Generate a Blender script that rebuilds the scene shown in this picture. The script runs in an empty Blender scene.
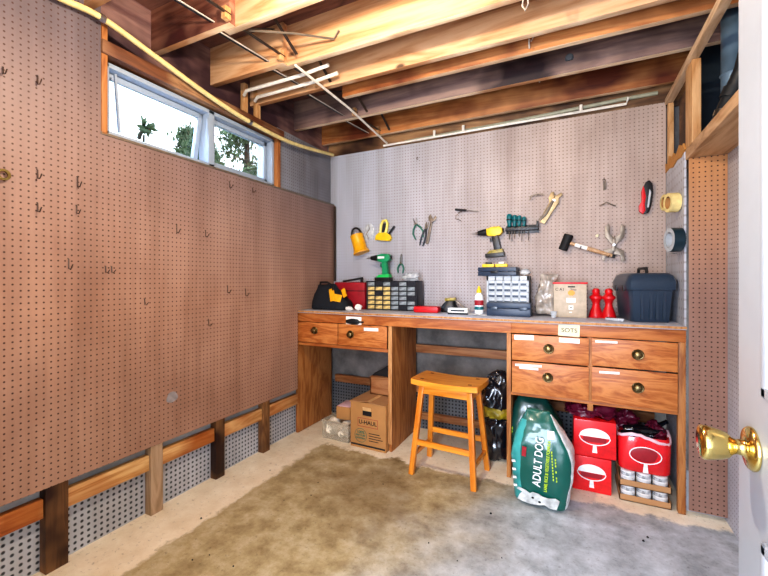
import bpy, bmesh, math, random
from mathutils import Vector, Matrix, Euler, noise
R = math.radians
rnd = random.Random(7)
col = bpy.context.scene.collection

# ------------------------------------------------------------------ camera geometry (metres, X along back wall, Y into the room)
TH = math.atan(189/390); cT, sT, F = math.cos(TH), math.sin(TH), 390.0
CH = 1.25
def PY(u, v, y):
    r = (u-384)/F; d = y/(r*sT+cT); return d*(r*cT-sT), CH+(280-v)/F*d
def PX(u, v, x):
    r = (u-384)/F; d = x/(r*cT-sT); return d*(r*sT+cT), CH+(280-v)/F*d

# ------------------------------------------------------------------ materials
def lin(c):
    if isinstance(c, str):
        c = c.lstrip('#'); c = [int(c[i:i+2], 16)/255 for i in (0, 2, 4)]
    return tuple((x/12.92 if x <= .04045 else ((x+.055)/1.055)**2.4) for x in c)+(1,)
def newmat(name):
    m = bpy.data.materials.new(name); m.use_nodes = True
    nt = m.node_tree; b = nt.nodes['Principled BSDF']
    return m, nt, b
def N(nt, t, **k):
    n = nt.nodes.new(t)
    for a, v in k.items():
        if a.startswith('i_'): n.inputs[int(a[2:])].default_value = v
        else: setattr(n, a, v)
    return n
def ramp(nt, stops):
    r = N(nt, 'ShaderNodeValToRGB'); e = r.color_ramp.elements
    e[0].position, e[0].color = stops[0][0], lin(stops[0][1])
    e[1].position, e[1].color = stops[-1][0], lin(stops[-1][1])
    for p, c in stops[1:-1]:
        x = e.new(p); x.color = lin(c)
    return r
def simple(name, c, rough=.5, metal=0, var=.12, scale=30, bump=0, alpha=None, trans=0, coat=0, spec=None):
    m, nt, b = newmat(name)
    tc = N(nt, 'ShaderNodeTexCoord'); n = N(nt, 'ShaderNodeTexNoise'); n.inputs['Scale'].default_value = scale
    nt.links.new(tc.outputs['Object'], n.inputs['Vector'])
    L = lin(c)
    r = N(nt, 'ShaderNodeValToRGB')
    r.color_ramp.elements[0].position = .3; r.color_ramp.elements[1].position = .7
    r.color_ramp.elements[0].color = tuple(x*(1-var) for x in L[:3])+(1,)
    r.color_ramp.elements[1].color = tuple(min(1, x*(1+var)) for x in L[:3])+(1,)
    nt.links.new(n.outputs['Fac'], r.inputs['Fac']); nt.links.new(r.outputs['Color'], b.inputs['Base Color'])
    b.inputs['Roughness'].default_value = rough; b.inputs['Metallic'].default_value = metal
    if bump:
        bp = N(nt, 'ShaderNodeBump'); bp.inputs['Strength'].default_value = bump; bp.inputs['Distance'].default_value = .004
        nt.links.new(n.outputs['Fac'], bp.inputs['Height']); nt.links.new(bp.outputs['Normal'], b.inputs['Normal'])
    if alpha is not None: b.inputs['Alpha'].default_value = alpha
    if trans: b.inputs['Transmission Weight'].default_value = trans
    if coat: b.inputs['Coat Weight'].default_value = coat
    if spec is not None: b.inputs['Specular IOR Level'].default_value = spec
    return m
def wood(name, c0, c1, c2, axis='X', scale=9, stretch=.09, rough=.6, knots=False, coat=0, bump=.25, stain=None):
    m, nt, b = newmat(name); lk = nt.links.new
    tc = N(nt, 'ShaderNodeTexCoord'); mp = N(nt, 'ShaderNodeMapping')
    s = [1, 1, 1]; s['XYZ'.index(axis)] = stretch; mp.inputs['Scale'].default_value = s
    lk(tc.outputs['Object'], mp.inputs['Vector'])
    n1 = N(nt, 'ShaderNodeTexNoise'); n1.inputs['Scale'].default_value = scale; n1.inputs['Detail'].default_value = 5; n1.inputs['Distortion'].default_value = 1.6
    lk(mp.outputs['Vector'], n1.inputs['Vector'])
    mul = N(nt, 'ShaderNodeMath', operation='MULTIPLY'); mul.inputs[1].default_value = 9
    lk(n1.outputs['Fac'], mul.inputs[0])
    fr = N(nt, 'ShaderNodeMath', operation='PINGPONG'); fr.inputs[1].default_value = 1; lk(mul.outputs[0], fr.inputs[0])
    n2 = N(nt, 'ShaderNodeTexNoise'); n2.inputs['Scale'].default_value = scale*9; n2.inputs['Detail'].default_value = 8; n2.inputs['Roughness'].default_value = .7
    lk(mp.outputs['Vector'], n2.inputs['Vector'])
    mx = N(nt, 'ShaderNodeMath', operation='MULTIPLY_ADD'); mx.inputs[1].default_value = .5
    lk(fr.outputs[0], mx.inputs[0])
    m3 = N(nt, 'ShaderNodeMath', operation='MULTIPLY'); m3.inputs[1].default_value = .75; lk(n2.outputs['Fac'], m3.inputs[0]); lk(m3.outputs[0], mx.inputs[2])
    rp = ramp(nt, [(.12, c0), (.45, c1), (.85, c2)]); lk(mx.outputs[0], rp.inputs['Fac'])
    out = rp.outputs['Color']
    if knots:
        mk = N(nt, 'ShaderNodeMapping'); s = [1, 1, 1]; s['XYZ'.index(axis)] = .55; mk.inputs['Scale'].default_value = s
        lk(tc.outputs['Object'], mk.inputs['Vector'])
        vo = N(nt, 'ShaderNodeTexVoronoi'); vo.inputs['Scale'].default_value = 4.2; lk(mk.outputs['Vector'], vo.inputs['Vector'])
        kr = ramp(nt, [(.04, '#3a2010'), (.085, '#ffffff')]); lk(vo.outputs['Distance'], kr.inputs['Fac'])
        mm = N(nt, 'ShaderNodeMix', data_type='RGBA', blend_type='MULTIPLY'); mm.inputs[0].default_value = .85
        lk(out, mm.inputs[6]); lk(kr.outputs['Color'], mm.inputs[7]); out = mm.outputs[2]
    if stain:
        n4 = N(nt, 'ShaderNodeTexNoise'); n4.inputs['Scale'].default_value = 2.2; n4.inputs['Detail'].default_value = 3
        lk(tc.outputs['Object'], n4.inputs['Vector'])
        sr = ramp(nt, [(.42, '#000000'), (.62, '#ffffff')]); lk(n4.outputs['Fac'], sr.inputs['Fac'])
        mm = N(nt, 'ShaderNodeMix', data_type='RGBA', blend_type='MIX')
        lk(sr.outputs['Color'], mm.inputs[0]); lk(out, mm.inputs[6])
        m5 = N(nt, 'ShaderNodeMix', data_type='RGBA', blend_type='MULTIPLY'); m5.inputs[0].default_value = 1
        lk(out, m5.inputs[6]); m5.inputs[7].default_value = lin(stain); lk(m5.outputs[2], mm.inputs[7]); out = mm.outputs[2]
    lk(out, b.inputs['Base Color']); b.inputs['Roughness'].default_value = rough
    if coat: b.inputs['Coat Weight'].default_value = coat; b.inputs['Coat Roughness'].default_value = .15
    bp = N(nt, 'ShaderNodeBump'); bp.inputs['Strength'].default_value = bump; bp.inputs['Distance'].default_value = .003
    lk(mx.outputs[0], bp.inputs['Height']); lk(bp.outputs['Normal'], b.inputs['Normal'])
    return m
def pegboard(name, ca, cb, hole, ax=('Y', 'Z'), pitch=.0254, rad=.10, rough=.5, lightgrad=None, soft=.09):
    m, nt, b = newmat(name); lk = nt.links.new
    tc = N(nt, 'ShaderNodeTexCoord'); sp = N(nt, 'ShaderNodeSeparateXYZ'); lk(tc.outputs['Object'], sp.inputs[0])
    sq = []
    for a in ax:
        d = N(nt, 'ShaderNodeMath', operation='DIVIDE'); d.inputs[1].default_value = pitch; lk(sp.outputs[a], d.inputs[0])
        f = N(nt, 'ShaderNodeMath', operation='FRACT'); lk(d.outputs[0], f.inputs[0])
        s = N(nt, 'ShaderNodeMath', operation='SUBTRACT'); s.inputs[1].default_value = .5; lk(f.outputs[0], s.inputs[0])
        p = N(nt, 'ShaderNodeMath', operation='POWER'); p.inputs[1].default_value = 2; lk(s.outputs[0], p.inputs[0]); sq.append(p)
    ad = N(nt, 'ShaderNodeMath', operation='ADD'); lk(sq[0].outputs[0], ad.inputs[0]); lk(sq[1].outputs[0], ad.inputs[1])
    rt = N(nt, 'ShaderNodeMath', operation='SQRT'); lk(ad.outputs[0], rt.inputs[0])
    mr = N(nt, 'ShaderNodeMapRange'); mr.inputs['From Min'].default_value = rad; mr.inputs['From Max'].default_value = rad+soft
    lk(rt.outputs[0], mr.inputs['Value'])
    n = N(nt, 'ShaderNodeTexNoise'); n.inputs['Scale'].default_value = 1.6; n.inputs['Detail'].default_value = 6; n.inputs['Roughness'].default_value = .6
    lk(tc.outputs['Object'], n.inputs['Vector'])
    rp = ramp(nt, [(.35, ca), (.65, cb)]); lk(n.outputs['Fac'], rp.inputs['Fac']); out = rp.outputs['Color']
    mp = N(nt, 'ShaderNodeMapping'); mp.inputs['Scale'].default_value = (5, 5, .55); lk(tc.outputs['Object'], mp.inputs['Vector'])
    ns = N(nt, 'ShaderNodeTexNoise'); ns.inputs['Scale'].default_value = 1.3; ns.inputs['Detail'].default_value = 7; ns.inputs['Roughness'].default_value = .65; lk(mp.outputs['Vector'], ns.inputs['Vector'])
    rs = ramp(nt, [(.3, '#e0dbd8'), (.6, '#ffffff')]); lk(ns.outputs['Fac'], rs.inputs['Fac'])
    if lightgrad:      # (z0, z1, colour multiplier at the top): light or shade on the board, painted in as a colour blend
        g = N(nt, 'ShaderNodeMapRange'); g.inputs['From Min'].default_value = lightgrad[0]; g.inputs['From Max'].default_value = lightgrad[1]
        lk(sp.outputs[lightgrad[3]], g.inputs['Value'])
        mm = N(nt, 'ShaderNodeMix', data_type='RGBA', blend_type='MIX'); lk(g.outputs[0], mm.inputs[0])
        lk(out, mm.inputs[6]); mm.inputs[7].default_value = lin(lightgrad[2]); out = mm.outputs[2]
    ms = N(nt, 'ShaderNodeMix', data_type='RGBA', blend_type='MULTIPLY'); ms.inputs[0].default_value = 1; lk(out, ms.inputs[6]); lk(rs.outputs['Color'], ms.inputs[7]); out = ms.outputs[2]
    mh = N(nt, 'ShaderNodeMix', data_type='RGBA', blend_type='MIX'); lk(mr.outputs[0], mh.inputs[0])
    mh.inputs[6].default_value = lin(hole); lk(out, mh.inputs[7])
    lk(mh.outputs[2], b.inputs['Base Color']); b.inputs['Roughness'].default_value = rough
    b.inputs['Specular IOR Level'].default_value = .35
    return m
def concrete(name, ca, cb, scale=3, rough=.85, bump=.3):
    m, nt, b = newmat(name); lk = nt.links.new
    tc = N(nt, 'ShaderNodeTexCoord'); n = N(nt, 'ShaderNodeTexNoise'); n.inputs['Scale'].default_value = scale; n.inputs['Detail'].default_value = 8; n.inputs['Roughness'].default_value = .65
    lk(tc.outputs['Object'], n.inputs['Vector']); rp = ramp(nt, [(.35, ca), (.65, cb)]); lk(n.outputs['Fac'], rp.inputs['Fac'])
    lk(rp.outputs['Color'], b.inputs['Base Color']); b.inputs['Roughness'].default_value = rough
    bp = N(nt, 'ShaderNodeBump'); bp.inputs['Strength'].default_value = bump; bp.inputs['Distance'].default_value = .004
    lk(n.outputs['Fac'], bp.inputs['Height']); lk(bp.outputs['Normal'], b.inputs['Normal'])
    return m
def floor_mat():
    m, nt, b = newmat('floor concrete'); lk = nt.links.new
    tc = N(nt, 'ShaderNodeTexCoord'); sp = N(nt, 'ShaderNodeSeparateXYZ'); lk(tc.outputs['Object'], sp.inputs[0])
    def noise_(sc, det=6, ro=.6, dist=0):
        n = N(nt, 'ShaderNodeTexNoise'); n.inputs['Scale'].default_value = sc; n.inputs['Detail'].default_value = det; n.inputs['Roughness'].default_value = ro; n.inputs['Distortion'].default_value = dist
        lk(tc.outputs['Object'], n.inputs['Vector']); return n.outputs['Fac']
    def M(op, a, b_=None, c=None):
        x = N(nt, 'ShaderNodeMath', operation=op)
        for i, q in enumerate((a, b_, c)):
            if q is None: continue
            if isinstance(q, (int, float)): x.inputs[i].default_value = q
            else: lk(q, x.inputs[i])
        return x.outputs[0]
    def MR(v, a, c, lo=0, hi=1):
        x = N(nt, 'ShaderNodeMapRange'); x.interpolation_type = 'SMOOTHSTEP'; lk(v, x.inputs['Value'])
        for k, q in zip(('From Min', 'From Max', 'To Min', 'To Max'), (a, c, lo, hi)): x.inputs[k].default_value = q
        return x.outputs[0]
    def MX(f, a, c):
        x = N(nt, 'ShaderNodeMix', data_type='RGBA'); lk(f, x.inputs[0])
        for i, q in ((6, a), (7, c)):
            if isinstance(q, str): x.inputs[i].default_value = lin(q)
            else: lk(q, x.inputs[i])
        return x.outputs[2]
    big = noise_(1.9, 5, .6, .4); mid = noise_(7, 8, .7); fine = noise_(45, 6, .7)
    brown = ramp(nt, [(.32, '#8a7650'), (.5, '#b3a27a'), (.68, '#cfc3a3')]); lk(mid, brown.inputs['Fac'])
    grey = ramp(nt, [(.32, '#8b9092'), (.5, '#b0b6b9'), (.68, '#ced4d8')]); lk(mid, grey.inputs['Fac'])
    sand = ramp(nt, [(.3, '#e6d6b8'), (.7, '#fdf4de')]); lk(mid, sand.inputs['Fac'])
    xx = M('MULTIPLY_ADD', big, .9, sp.outputs['X'])
    yy = M('MULTIPLY_ADD', sp.outputs['Y'], -.25, xx)
    c1 = MX(MR(yy, -.95, -.15), brown.outputs['Color'], grey.outputs['Color'])
    stain = MR(M('MULTIPLY_ADD', M('ABSOLUTE', M('ADD', sp.outputs['X'], 1.12)), -.75, M('MULTIPLY_ADD', M('ABSOLUTE', M('SUBTRACT', sp.outputs['Y'], 2.08)), -.8, M('MULTIPLY', big, 1.5))), .22, .7)
    c2 = MX(M('MULTIPLY', stain, .38), c1, '#624522')
    w = M('MULTIPLY_ADD', M('SUBTRACT', mid, .5), .22, sp.outputs['X'])
    s1 = MR(w, -1.70, -1.74)
    w2 = M('MULTIPLY_ADD', M('SUBTRACT', mid, .5), .25, sp.outputs['Y'])
    s2 = MR(w2, 2.45, 2.5)
    sandf = M('MAXIMUM', s1, s2)
    c3 = MX(sandf, c2, sand.outputs['Color'])
    sk = ramp(nt, [(.34, '#4a3c28'), (.42, '#ffffff')]); lk(fine, sk.inputs['Fac'])
    x = N(nt, 'ShaderNodeMix', data_type='RGBA', blend_type='MULTIPLY'); x.inputs[0].default_value = .35; lk(c3, x.inputs[6]); lk(sk.outputs['Color'], x.inputs[7])
    lk(x.outputs[2], b.inputs['Base Color']); b.inputs['Roughness'].default_value = .7
    bp = N(nt, 'ShaderNodeBump'); bp.inputs['Strength'].default_value = .35; bp.inputs['Distance'].default_value = .004
    lk(mid, bp.inputs['Height']); lk(bp.outputs['Normal'], b.inputs['Normal'])
    return m
def glass_mat():
    m, nt, b = newmat('window glass')
    t = N(nt, 'ShaderNodeBsdfTransparent'); g = N(nt, 'ShaderNodeBsdfGlossy'); g.inputs['Roughness'].default_value = .03
    f = N(nt, 'ShaderNodeFresnel'); f.inputs['IOR'].default_value = 1.3
    x = N(nt, 'ShaderNodeMixShader'); nt.links.new(f.outputs[0], x.inputs[0]); nt.links.new(t.outputs[0], x.inputs[1]); nt.links.new(g.outputs[0], x.inputs[2])
    t.inputs[0].default_value = (.93, .97, .98, 1)
    nt.links.new(x.outputs[0], nt.nodes['Material Output'].inputs['Surface'])
    return m

M = {}
M['floor'] = floor_mat()
M['conc'] = concrete('grey concrete', '#6b6c6e', '#8d8e90')
M['concdark'] = concrete('dark concrete', '#5b5956', '#86827e', 5)
M['conclight'] = concrete('pale concrete strip', '#9a9a98', '#bdbcb8')
M['subfloor'] = wood('subfloor boards', '#3b2424', '#5b3a33', '#7a5347', 'X', 5, .2)
M['peg_left'] = pegboard('brown pegboard', '#a67f6a', '#ba947e', '#4a3028', ('Y', 'Z'), lightgrad=(1.1, 2.35, '#6c6268', 'Z'))  # darker mauve top is shade painted into the board colour
M['peg_leftup'] = pegboard('window-tinted brown pegboard', '#77777f', '#8d9099', '#3a363a', ('Y', 'Z'))  # brown board; bluish window light is put into its colour
M['peg_back'] = pegboard('pale pegboard', '#ad9a8e', '#c2b0a6', '#7a6860', ('X', 'Z'), rad=.095, soft=.12, lightgrad=(-.1, -1.7, '#b8bdc8', 'X'))  # bluish window light painted in towards the window corner
M['peg_ret'] = pegboard('brown pegboard return', '#987566', '#a98677', '#38211a', ('X', 'Z'), lightgrad=(1.2, 1.95, '#c08a58', 'Z'))  # warm light on the upper end is painted into the colour
M['peg_side'] = pegboard('grey pegboard side', '#b0b2ba', '#c6c8d0', '#6a6268', ('Y', 'Z'), rad=.09)
M['peg_part'] = pegboard('partition board', '#b8bac2', '#ced2dc', '#9a9498', ('Y', 'Z'), rad=.10, pitch=.0508)
M['membrane'] = pegboard('dimple board', '#aeb2b8', '#c8ccd2', '#34383d', ('Y', 'Z'), rad=.17, pitch=.028, soft=.15)
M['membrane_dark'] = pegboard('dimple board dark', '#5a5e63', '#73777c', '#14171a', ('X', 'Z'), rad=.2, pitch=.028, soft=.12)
M['post'] = wood('stud wood', '#5d3a20', '#8d6038', '#a97b4c', 'Z', 10, .1, stain='#4a2c1a')
M['post_or'] = wood('orange jamb wood', '#5f3415', '#91582a', '#ad7440', 'Z', 10, .1)
M['headw'] = wood('header wood', '#6d4c32', '#9a7452', '#b8926c', 'Y', 9, .1, knots=True, stain='#9a7866')
M['post_pale'] = wood('pale stud wood', '#7a6048', '#a58867', '#bda184', 'Z', 10, .1)
M['rail'] = wood('rail wood', '#96602e', '#cf985a', '#e6be84', 'Y', 10, .1, stain='#c89468')
M['railx'] = wood('rail wood x', '#6a3d20', '#8f5a32', '#a9774c', 'X', 10, .1)
M['jtan'] = wood('tan joist', '#8f5c36', '#c08e62', '#d6ac84', 'X', 5, .1, knots=True)
M['jorange'] = wood('orange joist', '#7a4220', '#ad6c38', '#c98d56', 'X', 5, .1, knots=True, stain='#8a6252')
M['jpurple'] = wood('dark stained joist', '#483438', '#77605c', '#967c70', 'X', 5, .1, knots=True, stain='#57404c')
M['jred'] = wood('reddish joist', '#5c2f26', '#8d5a46', '#ab7a62', 'X', 5, .1, stain='#6a4652')
M['junder_lit'] = wood('light-painted joist underside', '#b09478', '#d8bf9e', '#ecd8ba', 'X', 8, .1, stain='#c09878')  # paler undersides: light from below painted into the joist colour
M['rimred'] = wood('reddish rim board', '#4c3238', '#7c5a58', '#9a7870', 'Y', 5, .12, stain='#6a5a70')
M['rimx'] = wood('rear rim board', '#5a3a26', '#86603f', '#a37d56', 'X', 5, .12, stain='#6a5a60')
M['framewood'] = wood('framing wood', '#8a6444', '#b58e66', '#cdaa84', 'Y', 9, .1, knots=True)
M['framepale'] = wood('pale framing wood', '#9a7c60', '#c6a684', '#dcc2a2', 'Y', 9, .1, knots=True)
M['framewoodz'] = wood('framing wood upright', '#8a5a34', '#b98a58', '#cfa678', 'Z', 9, .1)
M['bench'] = wood('bench plywood', '#6a3416', '#a35a26', '#c07a40', 'X', 7, .16, rough=.5, knots=False, bump=.2)
M['bench2'] = wood('drawer plywood', '#6e3516', '#ad622b', '#c98245', 'X', 9, .22, rough=.45, bump=.2)
M['benchz'] = wood('bench upright plywood', '#6a3818', '#9c602e', '#bb8048', 'Z', 7, .16, rough=.55)
M['benchedge'] = wood('bench edge', '#84502a', '#b27c48', '#c99763', 'Z', 12, .1)
M['benchtop'] = concrete('worn grey worktop', '#b0b3bd', '#d6dae4', 6, .55, .1)
M['stool'] = wood('honey stool', '#b8600e', '#dd8620', '#eda038', 'X', 6, .12, rough=.35, coat=.5, bump=.08)
M['stoolz'] = wood('honey stool leg', '#b05a0e', '#d27a1c', '#e49230', 'Z', 6, .12, rough=.35, coat=.5, bump=.08)
M['tenon'] = simple('dark tenon end', '#6a3a10', .5)
M['brassdark'] = simple('aged brass', '#7c6a48', .35, 1)
M['brass'] = simple('polished brass', '#dcc27a', .14, 1, var=.05)
M['white'] = simple('white paint', '#a8b0ba', .35, var=.02)
M['vinyl'] = simple('white vinyl', '#95a3b4', .4, var=.03)
M['paper'] = simple('paper', '#f1efe8', .8, var=.04)
M['cream'] = simple('cream card', '#ece4bf', .8, var=.05)
M['black'] = simple('black plastic', '#15171a', .4)
M['blackrub'] = simple('black rubber', '#101113', .7)
M['ink'] = simple('ink', '#1a1a1a', .8)
M['steel'] = simple('steel', '#a9a9aa', .3, 1)
M['steeldk'] = simple('dark steel', '#82776a', .45, .6)
M['gold'] = simple('gilded steel', '#a08a66', .45, .55, var=.3)
M['yellow'] = simple('yellow plastic', '#f0c818', .4)
M['yellow2'] = simple('amber plastic', '#f2ae12', .4)
M['yellowpale'] = simple('pale yellow paint', '#f1e06a', .4)
M['green'] = simple('green plastic', '#0f8f5c', .4)
M['green2'] = simple('bright green plastic', '#1fc05c', .4)
M['greendk'] = simple('dark green grips', '#1f6a56', .5)
M['teal'] = simple('teal handle', '#0a6a70', .35)
M['red'] = simple('red plastic', '#d3121c', .4)
M['redbox'] = simple('dull red', '#9c1322', .5)
M['redcard'] = simple('red carton', '#e0141c', .45, coat=.3)
M['redglossy'] = simple('red wrap', '#e2202a', .25, coat=.6, bump=.5, scale=18)
M['pinkwrap'] = simple('pink white wrap', '#efc9d2', .3, coat=.5)
M['maroon'] = simple('maroon wrap', '#641530', .35, bump=.5, scale=15)
M['navy'] = simple('navy plastic', '#27384e', .4)
M['navy2'] = simple('toolbox plastic', '#2e3d4e', .3, bump=.05, scale=200)
M['navybag'] = simple('bag canvas', '#10161f', .8, bump=.5, scale=60)
M['beige'] = simple('beige steel box', '#bfae96', .5)
M['drawerclr'] = simple('clear drawer', '#cfd8de', .2, var=.3, scale=25)
M['drawergrey'] = simple('grey clear drawer', '#8f999d', .2, var=.5, scale=35)
M['draweryel'] = simple('yellowed drawer', '#cdb678', .3, var=.6, scale=35)
M['greyframe'] = simple('grey frame', '#c2c8cc', .4)
M['chark'] = simple('charcoal frame', '#22262e', .45)
M['clearbag'] = simple('clear plastic film', '#b8aea2', .15, alpha=.75, var=.4, scale=18, coat=.6)
M['clearfilm'] = simple('clear packaging', '#dfe6ec', .15, alpha=.55, coat=.6, var=.3, scale=40)
M['card'] = simple('cardboard', '#b5844e', .8, var=.06, scale=12)
M['cardlt'] = simple('light cardboard', '#b98c60', .8, var=.06, scale=12)
M['tape'] = simple('tan tape', '#d9b07a', .4)
M['masking'] = simple('masking tape', '#ead694', .6)
M['silver'] = simple('silver grey', '#b9bfc4', .4)
M['petrol'] = simple('dark blue tape', '#17303c', .35)
M['rag'] = simple('off white rag', '#efe6d2', .9, bump=.6, scale=30)
M['bin'] = simple('clear bin', '#c7bca6', .25, alpha=.4, coat=.4)
M['can'] = simple('pale can', '#e6e6e4', .3, var=.05)
M['canlabel'] = simple('can label', '#a9adb0', .5, var=.9, scale=45)
M['dog'] = simple('green feed bag', '#0a5c50', .3, coat=.4, bump=.15, scale=6)
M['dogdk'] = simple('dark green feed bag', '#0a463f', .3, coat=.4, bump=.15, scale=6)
M['doglt'] = simple('pale blue feed bag panel', '#3f9c98', .35, var=.3, scale=9)
M['dogwhite'] = simple('white gusset', '#dfe4e2', .4, var=.25, scale=40)
M['lime'] = simple('lime print', '#b4d42a', .5)
M['whiteprint'] = simple('white print', '#f4f4f2', .5)
M['greyfur'] = simple('grey print', '#c9ccc8', .6, var=.35, scale=28)
M['plasticblk'] = simple('black bin bag', '#0d131c', .18, coat=.7, bump=1.0, scale=14)
M['bandy'] = simple('yellow band', '#94821f', .4, var=.5, scale=30)
M['pipey'] = simple('cream pipe', '#d8c68a', .45)
M['pipew'] = simple('white pipe', '#e2ddd2', .4)
M['pipeg'] = simple('grey pipe', '#9a9a84', .5)
M['iron'] = simple('black iron pipe', '#1c2126', .5)
M['strap'] = simple('steel strap', '#4e423a', .45, .6)
M['duct'] = simple('duct foil', '#5d7488', .4, .3, var=.35, scale=8)
M['ductdk'] = simple('dark duct', '#172733', .6)
M['wire'] = simple('grey wire', '#c0b6aa', .5)
M['hook'] = simple('hook wire', '#5a4a42', .4, .7)
M['leaf'] = simple('leaf', '#566b4c', .7, var=.5, scale=4)
M['leafy'] = simple('yellow green leaf', '#8c9a40', .7, var=.4, scale=4)
M['bark'] = simple('bark', '#4a443e', .9, var=.3, bump=.6)
M['soil'] = concrete('soil', '#4b5236', '#6d6f4c')
M['plaster'] = concrete('plaster wall', '#c9c6c0', '#d6d4cf', 2, .8, .05)
M['glass'] = glass_mat()
M['smudge'] = simple('grey smudge', '#98908f', .8, var=.2)
M['orangesticker'] = simple('orange sticker', '#e8a548', .6, var=.05)
M['torn'] = simple('torn board edge', '#c08a4a', .9, bump=.8, scale=80)

# ------------------------------------------------------------------ mesh builder
def rotm(r):
    if r is None: return Matrix.Identity(4)
    if isinstance(r, Matrix): return r.to_4x4()
    return Euler([R(a) for a in r]).to_matrix().to_4x4()
class MB:
    def __init__(s): s.bm = bmesh.new(); s.mi = 0
    def _new(s, verts, faces, mi=None):
        vs = [s.bm.verts.new(v) for v in verts]
        for f in faces:
            try:
                fc = s.bm.faces.new([vs[i] for i in f]); fc.material_index = s.mi if mi is None else mi
            except ValueError: pass
        return vs
    def _merge(s, b2):
        for f in b2.faces: f.material_index = s.mi
        me = bpy.data.meshes.new('tmp'); b2.to_mesh(me); b2.free(); s.bm.from_mesh(me); bpy.data.meshes.remove(me)
    def box(s, c, d, rot=None, bev=0, taper=None):
        b = bmesh.new(); bmesh.ops.create_cube(b, size=1)
        for v in b.verts:
            k = 1 if not taper or v.co.z > 0 else taper
            v.co = Vector((v.co.x*d[0]*k, v.co.y*d[1]*k, v.co.z*d[2]))
        if bev: bmesh.ops.bevel(b, geom=list(b.edges), offset=min(bev, .45*min(d)), segments=2, affect='EDGES', profile=.6)
        b.transform(Matrix.Translation(c) @ rotm(rot)); s._merge(b); return s
    def bx(s, x0, x1, y0, y1, z0, z1, bev=0):
        return s.box(((x0+x1)/2, (y0+y1)/2, (z0+z1)/2), (abs(x1-x0), abs(y1-y0), abs(z1-z0)), None, bev)
    def bar(s, p0, p1, w, h, bev=0, up=(0, 0, 1)):
        p0, p1 = Vector(p0), Vector(p1); z = (p1-p0); L = z.length; z.normalize(); up = Vector(up)
        if abs(z.dot(up)) > .98: up = Vector((1, 0, 0))
        x = up.cross(z).normalized(); y = z.cross(x)
        m = Matrix((x, y, z)).transposed().to_4x4()
        return s.box((p0+p1)/2, (w, h, L), m, bev)
    def cyl(s, p0, p1, r0, r1=None, seg=16, cap=True):
        r1 = r0 if r1 is None else r1
        p0, p1 = Vector(p0), Vector(p1); z = (p1-p0).normalized(); q = Vector((0, 0, 1)).rotation_difference(z)
        vs, fs = [], []
        for p, r in ((p0, r0), (p1, r1)):
            for i in range(seg):
                a = 2*math.pi*i/seg; vs.append(p+q @ Vector((r*math.cos(a), r*math.sin(a), 0)))
        for i in range(seg): fs.append((i, (i+1) % seg, seg+(i+1) % seg, seg+i))
        if cap: fs += [tuple(reversed(range(seg))), tuple(range(seg, 2*seg))]
        s._new(vs, fs); return s
    def lathe(s, prof, origin=(0, 0, 0), rot=None, seg=24, sx=1, sy=1):
        m = Matrix.Translation(origin) @ rotm(rot); vs, fs = [], []
        for r, z in prof:
            for i in range(seg):
                a = 2*math.pi*i/seg; vs.append(m @ Vector((r*sx*math.cos(a), r*sy*math.sin(a), z)))
        for k in range(len(prof)-1):
            for i in range(seg): fs.append((k*seg+i, k*seg+(i+1) % seg, (k+1)*seg+(i+1) % seg, (k+1)*seg+i))
        fs += [tuple(reversed(range(seg))), tuple(range((len(prof)-1)*seg, len(prof)*seg))]
        s._new(vs, fs); return s
    def ring(s, c, R1, R0, w, rot=None, seg=28):      # flat-sided annulus, axis Z before rot
        m = Matrix.Translation(c) @ rotm(rot); vs, fs = [], []
        for r, z in ((R0, -w/2), (R1, -w/2), (R1, w/2), (R0, w/2)):
            for i in range(seg):
                a = 2*math.pi*i/seg; vs.append(m @ Vector((r*math.cos(a), r*math.sin(a), z)))
        for k in range(4):
            for i in range(seg): fs.append((k*seg+i, k*seg+(i+1) % seg, ((k+1) % 4)*seg+(i+1) % seg, ((k+1) % 4)*seg+i))
        s._new(vs, fs); return s
    def tube(s, pts, r, seg=8, closed=False):
        pts = [Vector(p) for p in pts]; n = len(pts)
        rs = r if isinstance(r, (list, tuple)) else [r]*n
        vs, fs = [], []; prev = None
        for i, p in enumerate(pts):
            if closed: t = (pts[(i+1) % n]-pts[i-1])
            else: t = (pts[min(i+1, n-1)]-pts[max(i-1, 0)])
            t.normalize()
            if prev is None: a = Vector((0, 0, 1)) if abs(t.z) < .9 else Vector((1, 0, 0)); a = (a-t*a.dot(t)).normalized()
            else: a = (prev-t*prev.dot(t)).normalized()
            prev = a; b = t.cross(a)
            for k in range(seg):
                g = 2*math.pi*k/seg; vs.append(p+(a*math.cos(g)+b*math.sin(g))*rs[i])
        for i in range(n-1 if not closed else n):
            j = (i+1) % n
            for k in range(seg): fs.append((i*seg+k, i*seg+(k+1) % seg, j*seg+(k+1) % seg, j*seg+k))
        if not closed: fs += [tuple(reversed(range(seg))), tuple(range((n-1)*seg, n*seg))]
        s._new(vs, fs); return s
    def prism(s, poly, t, y=0, bev=0, m=None):        # outline in XZ, thickness t along Y centred on y
        b = bmesh.new()
        f = b.faces.new([b.verts.new((x, y-t/2, z)) for x, z in poly])
        g = bmesh.ops.extrude_face_region(b, geom=[f])
        bmesh.ops.translate(b, vec=(0, t, 0), verts=[v for v in g['geom'] if isinstance(v, bmesh.types.BMVert)])
        bmesh.ops.recalc_face_normals(b, faces=b.faces)
        if bev:
            bmesh.ops.bevel(b, geom=[e for e in b.edges if abs(e.verts[0].co.y-e.verts[1].co.y) < 1e-6], offset=bev, segments=2, affect='EDGES', profile=.6)
        if m is not None: b.transform(m)
        s._merge(b); return s
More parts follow.
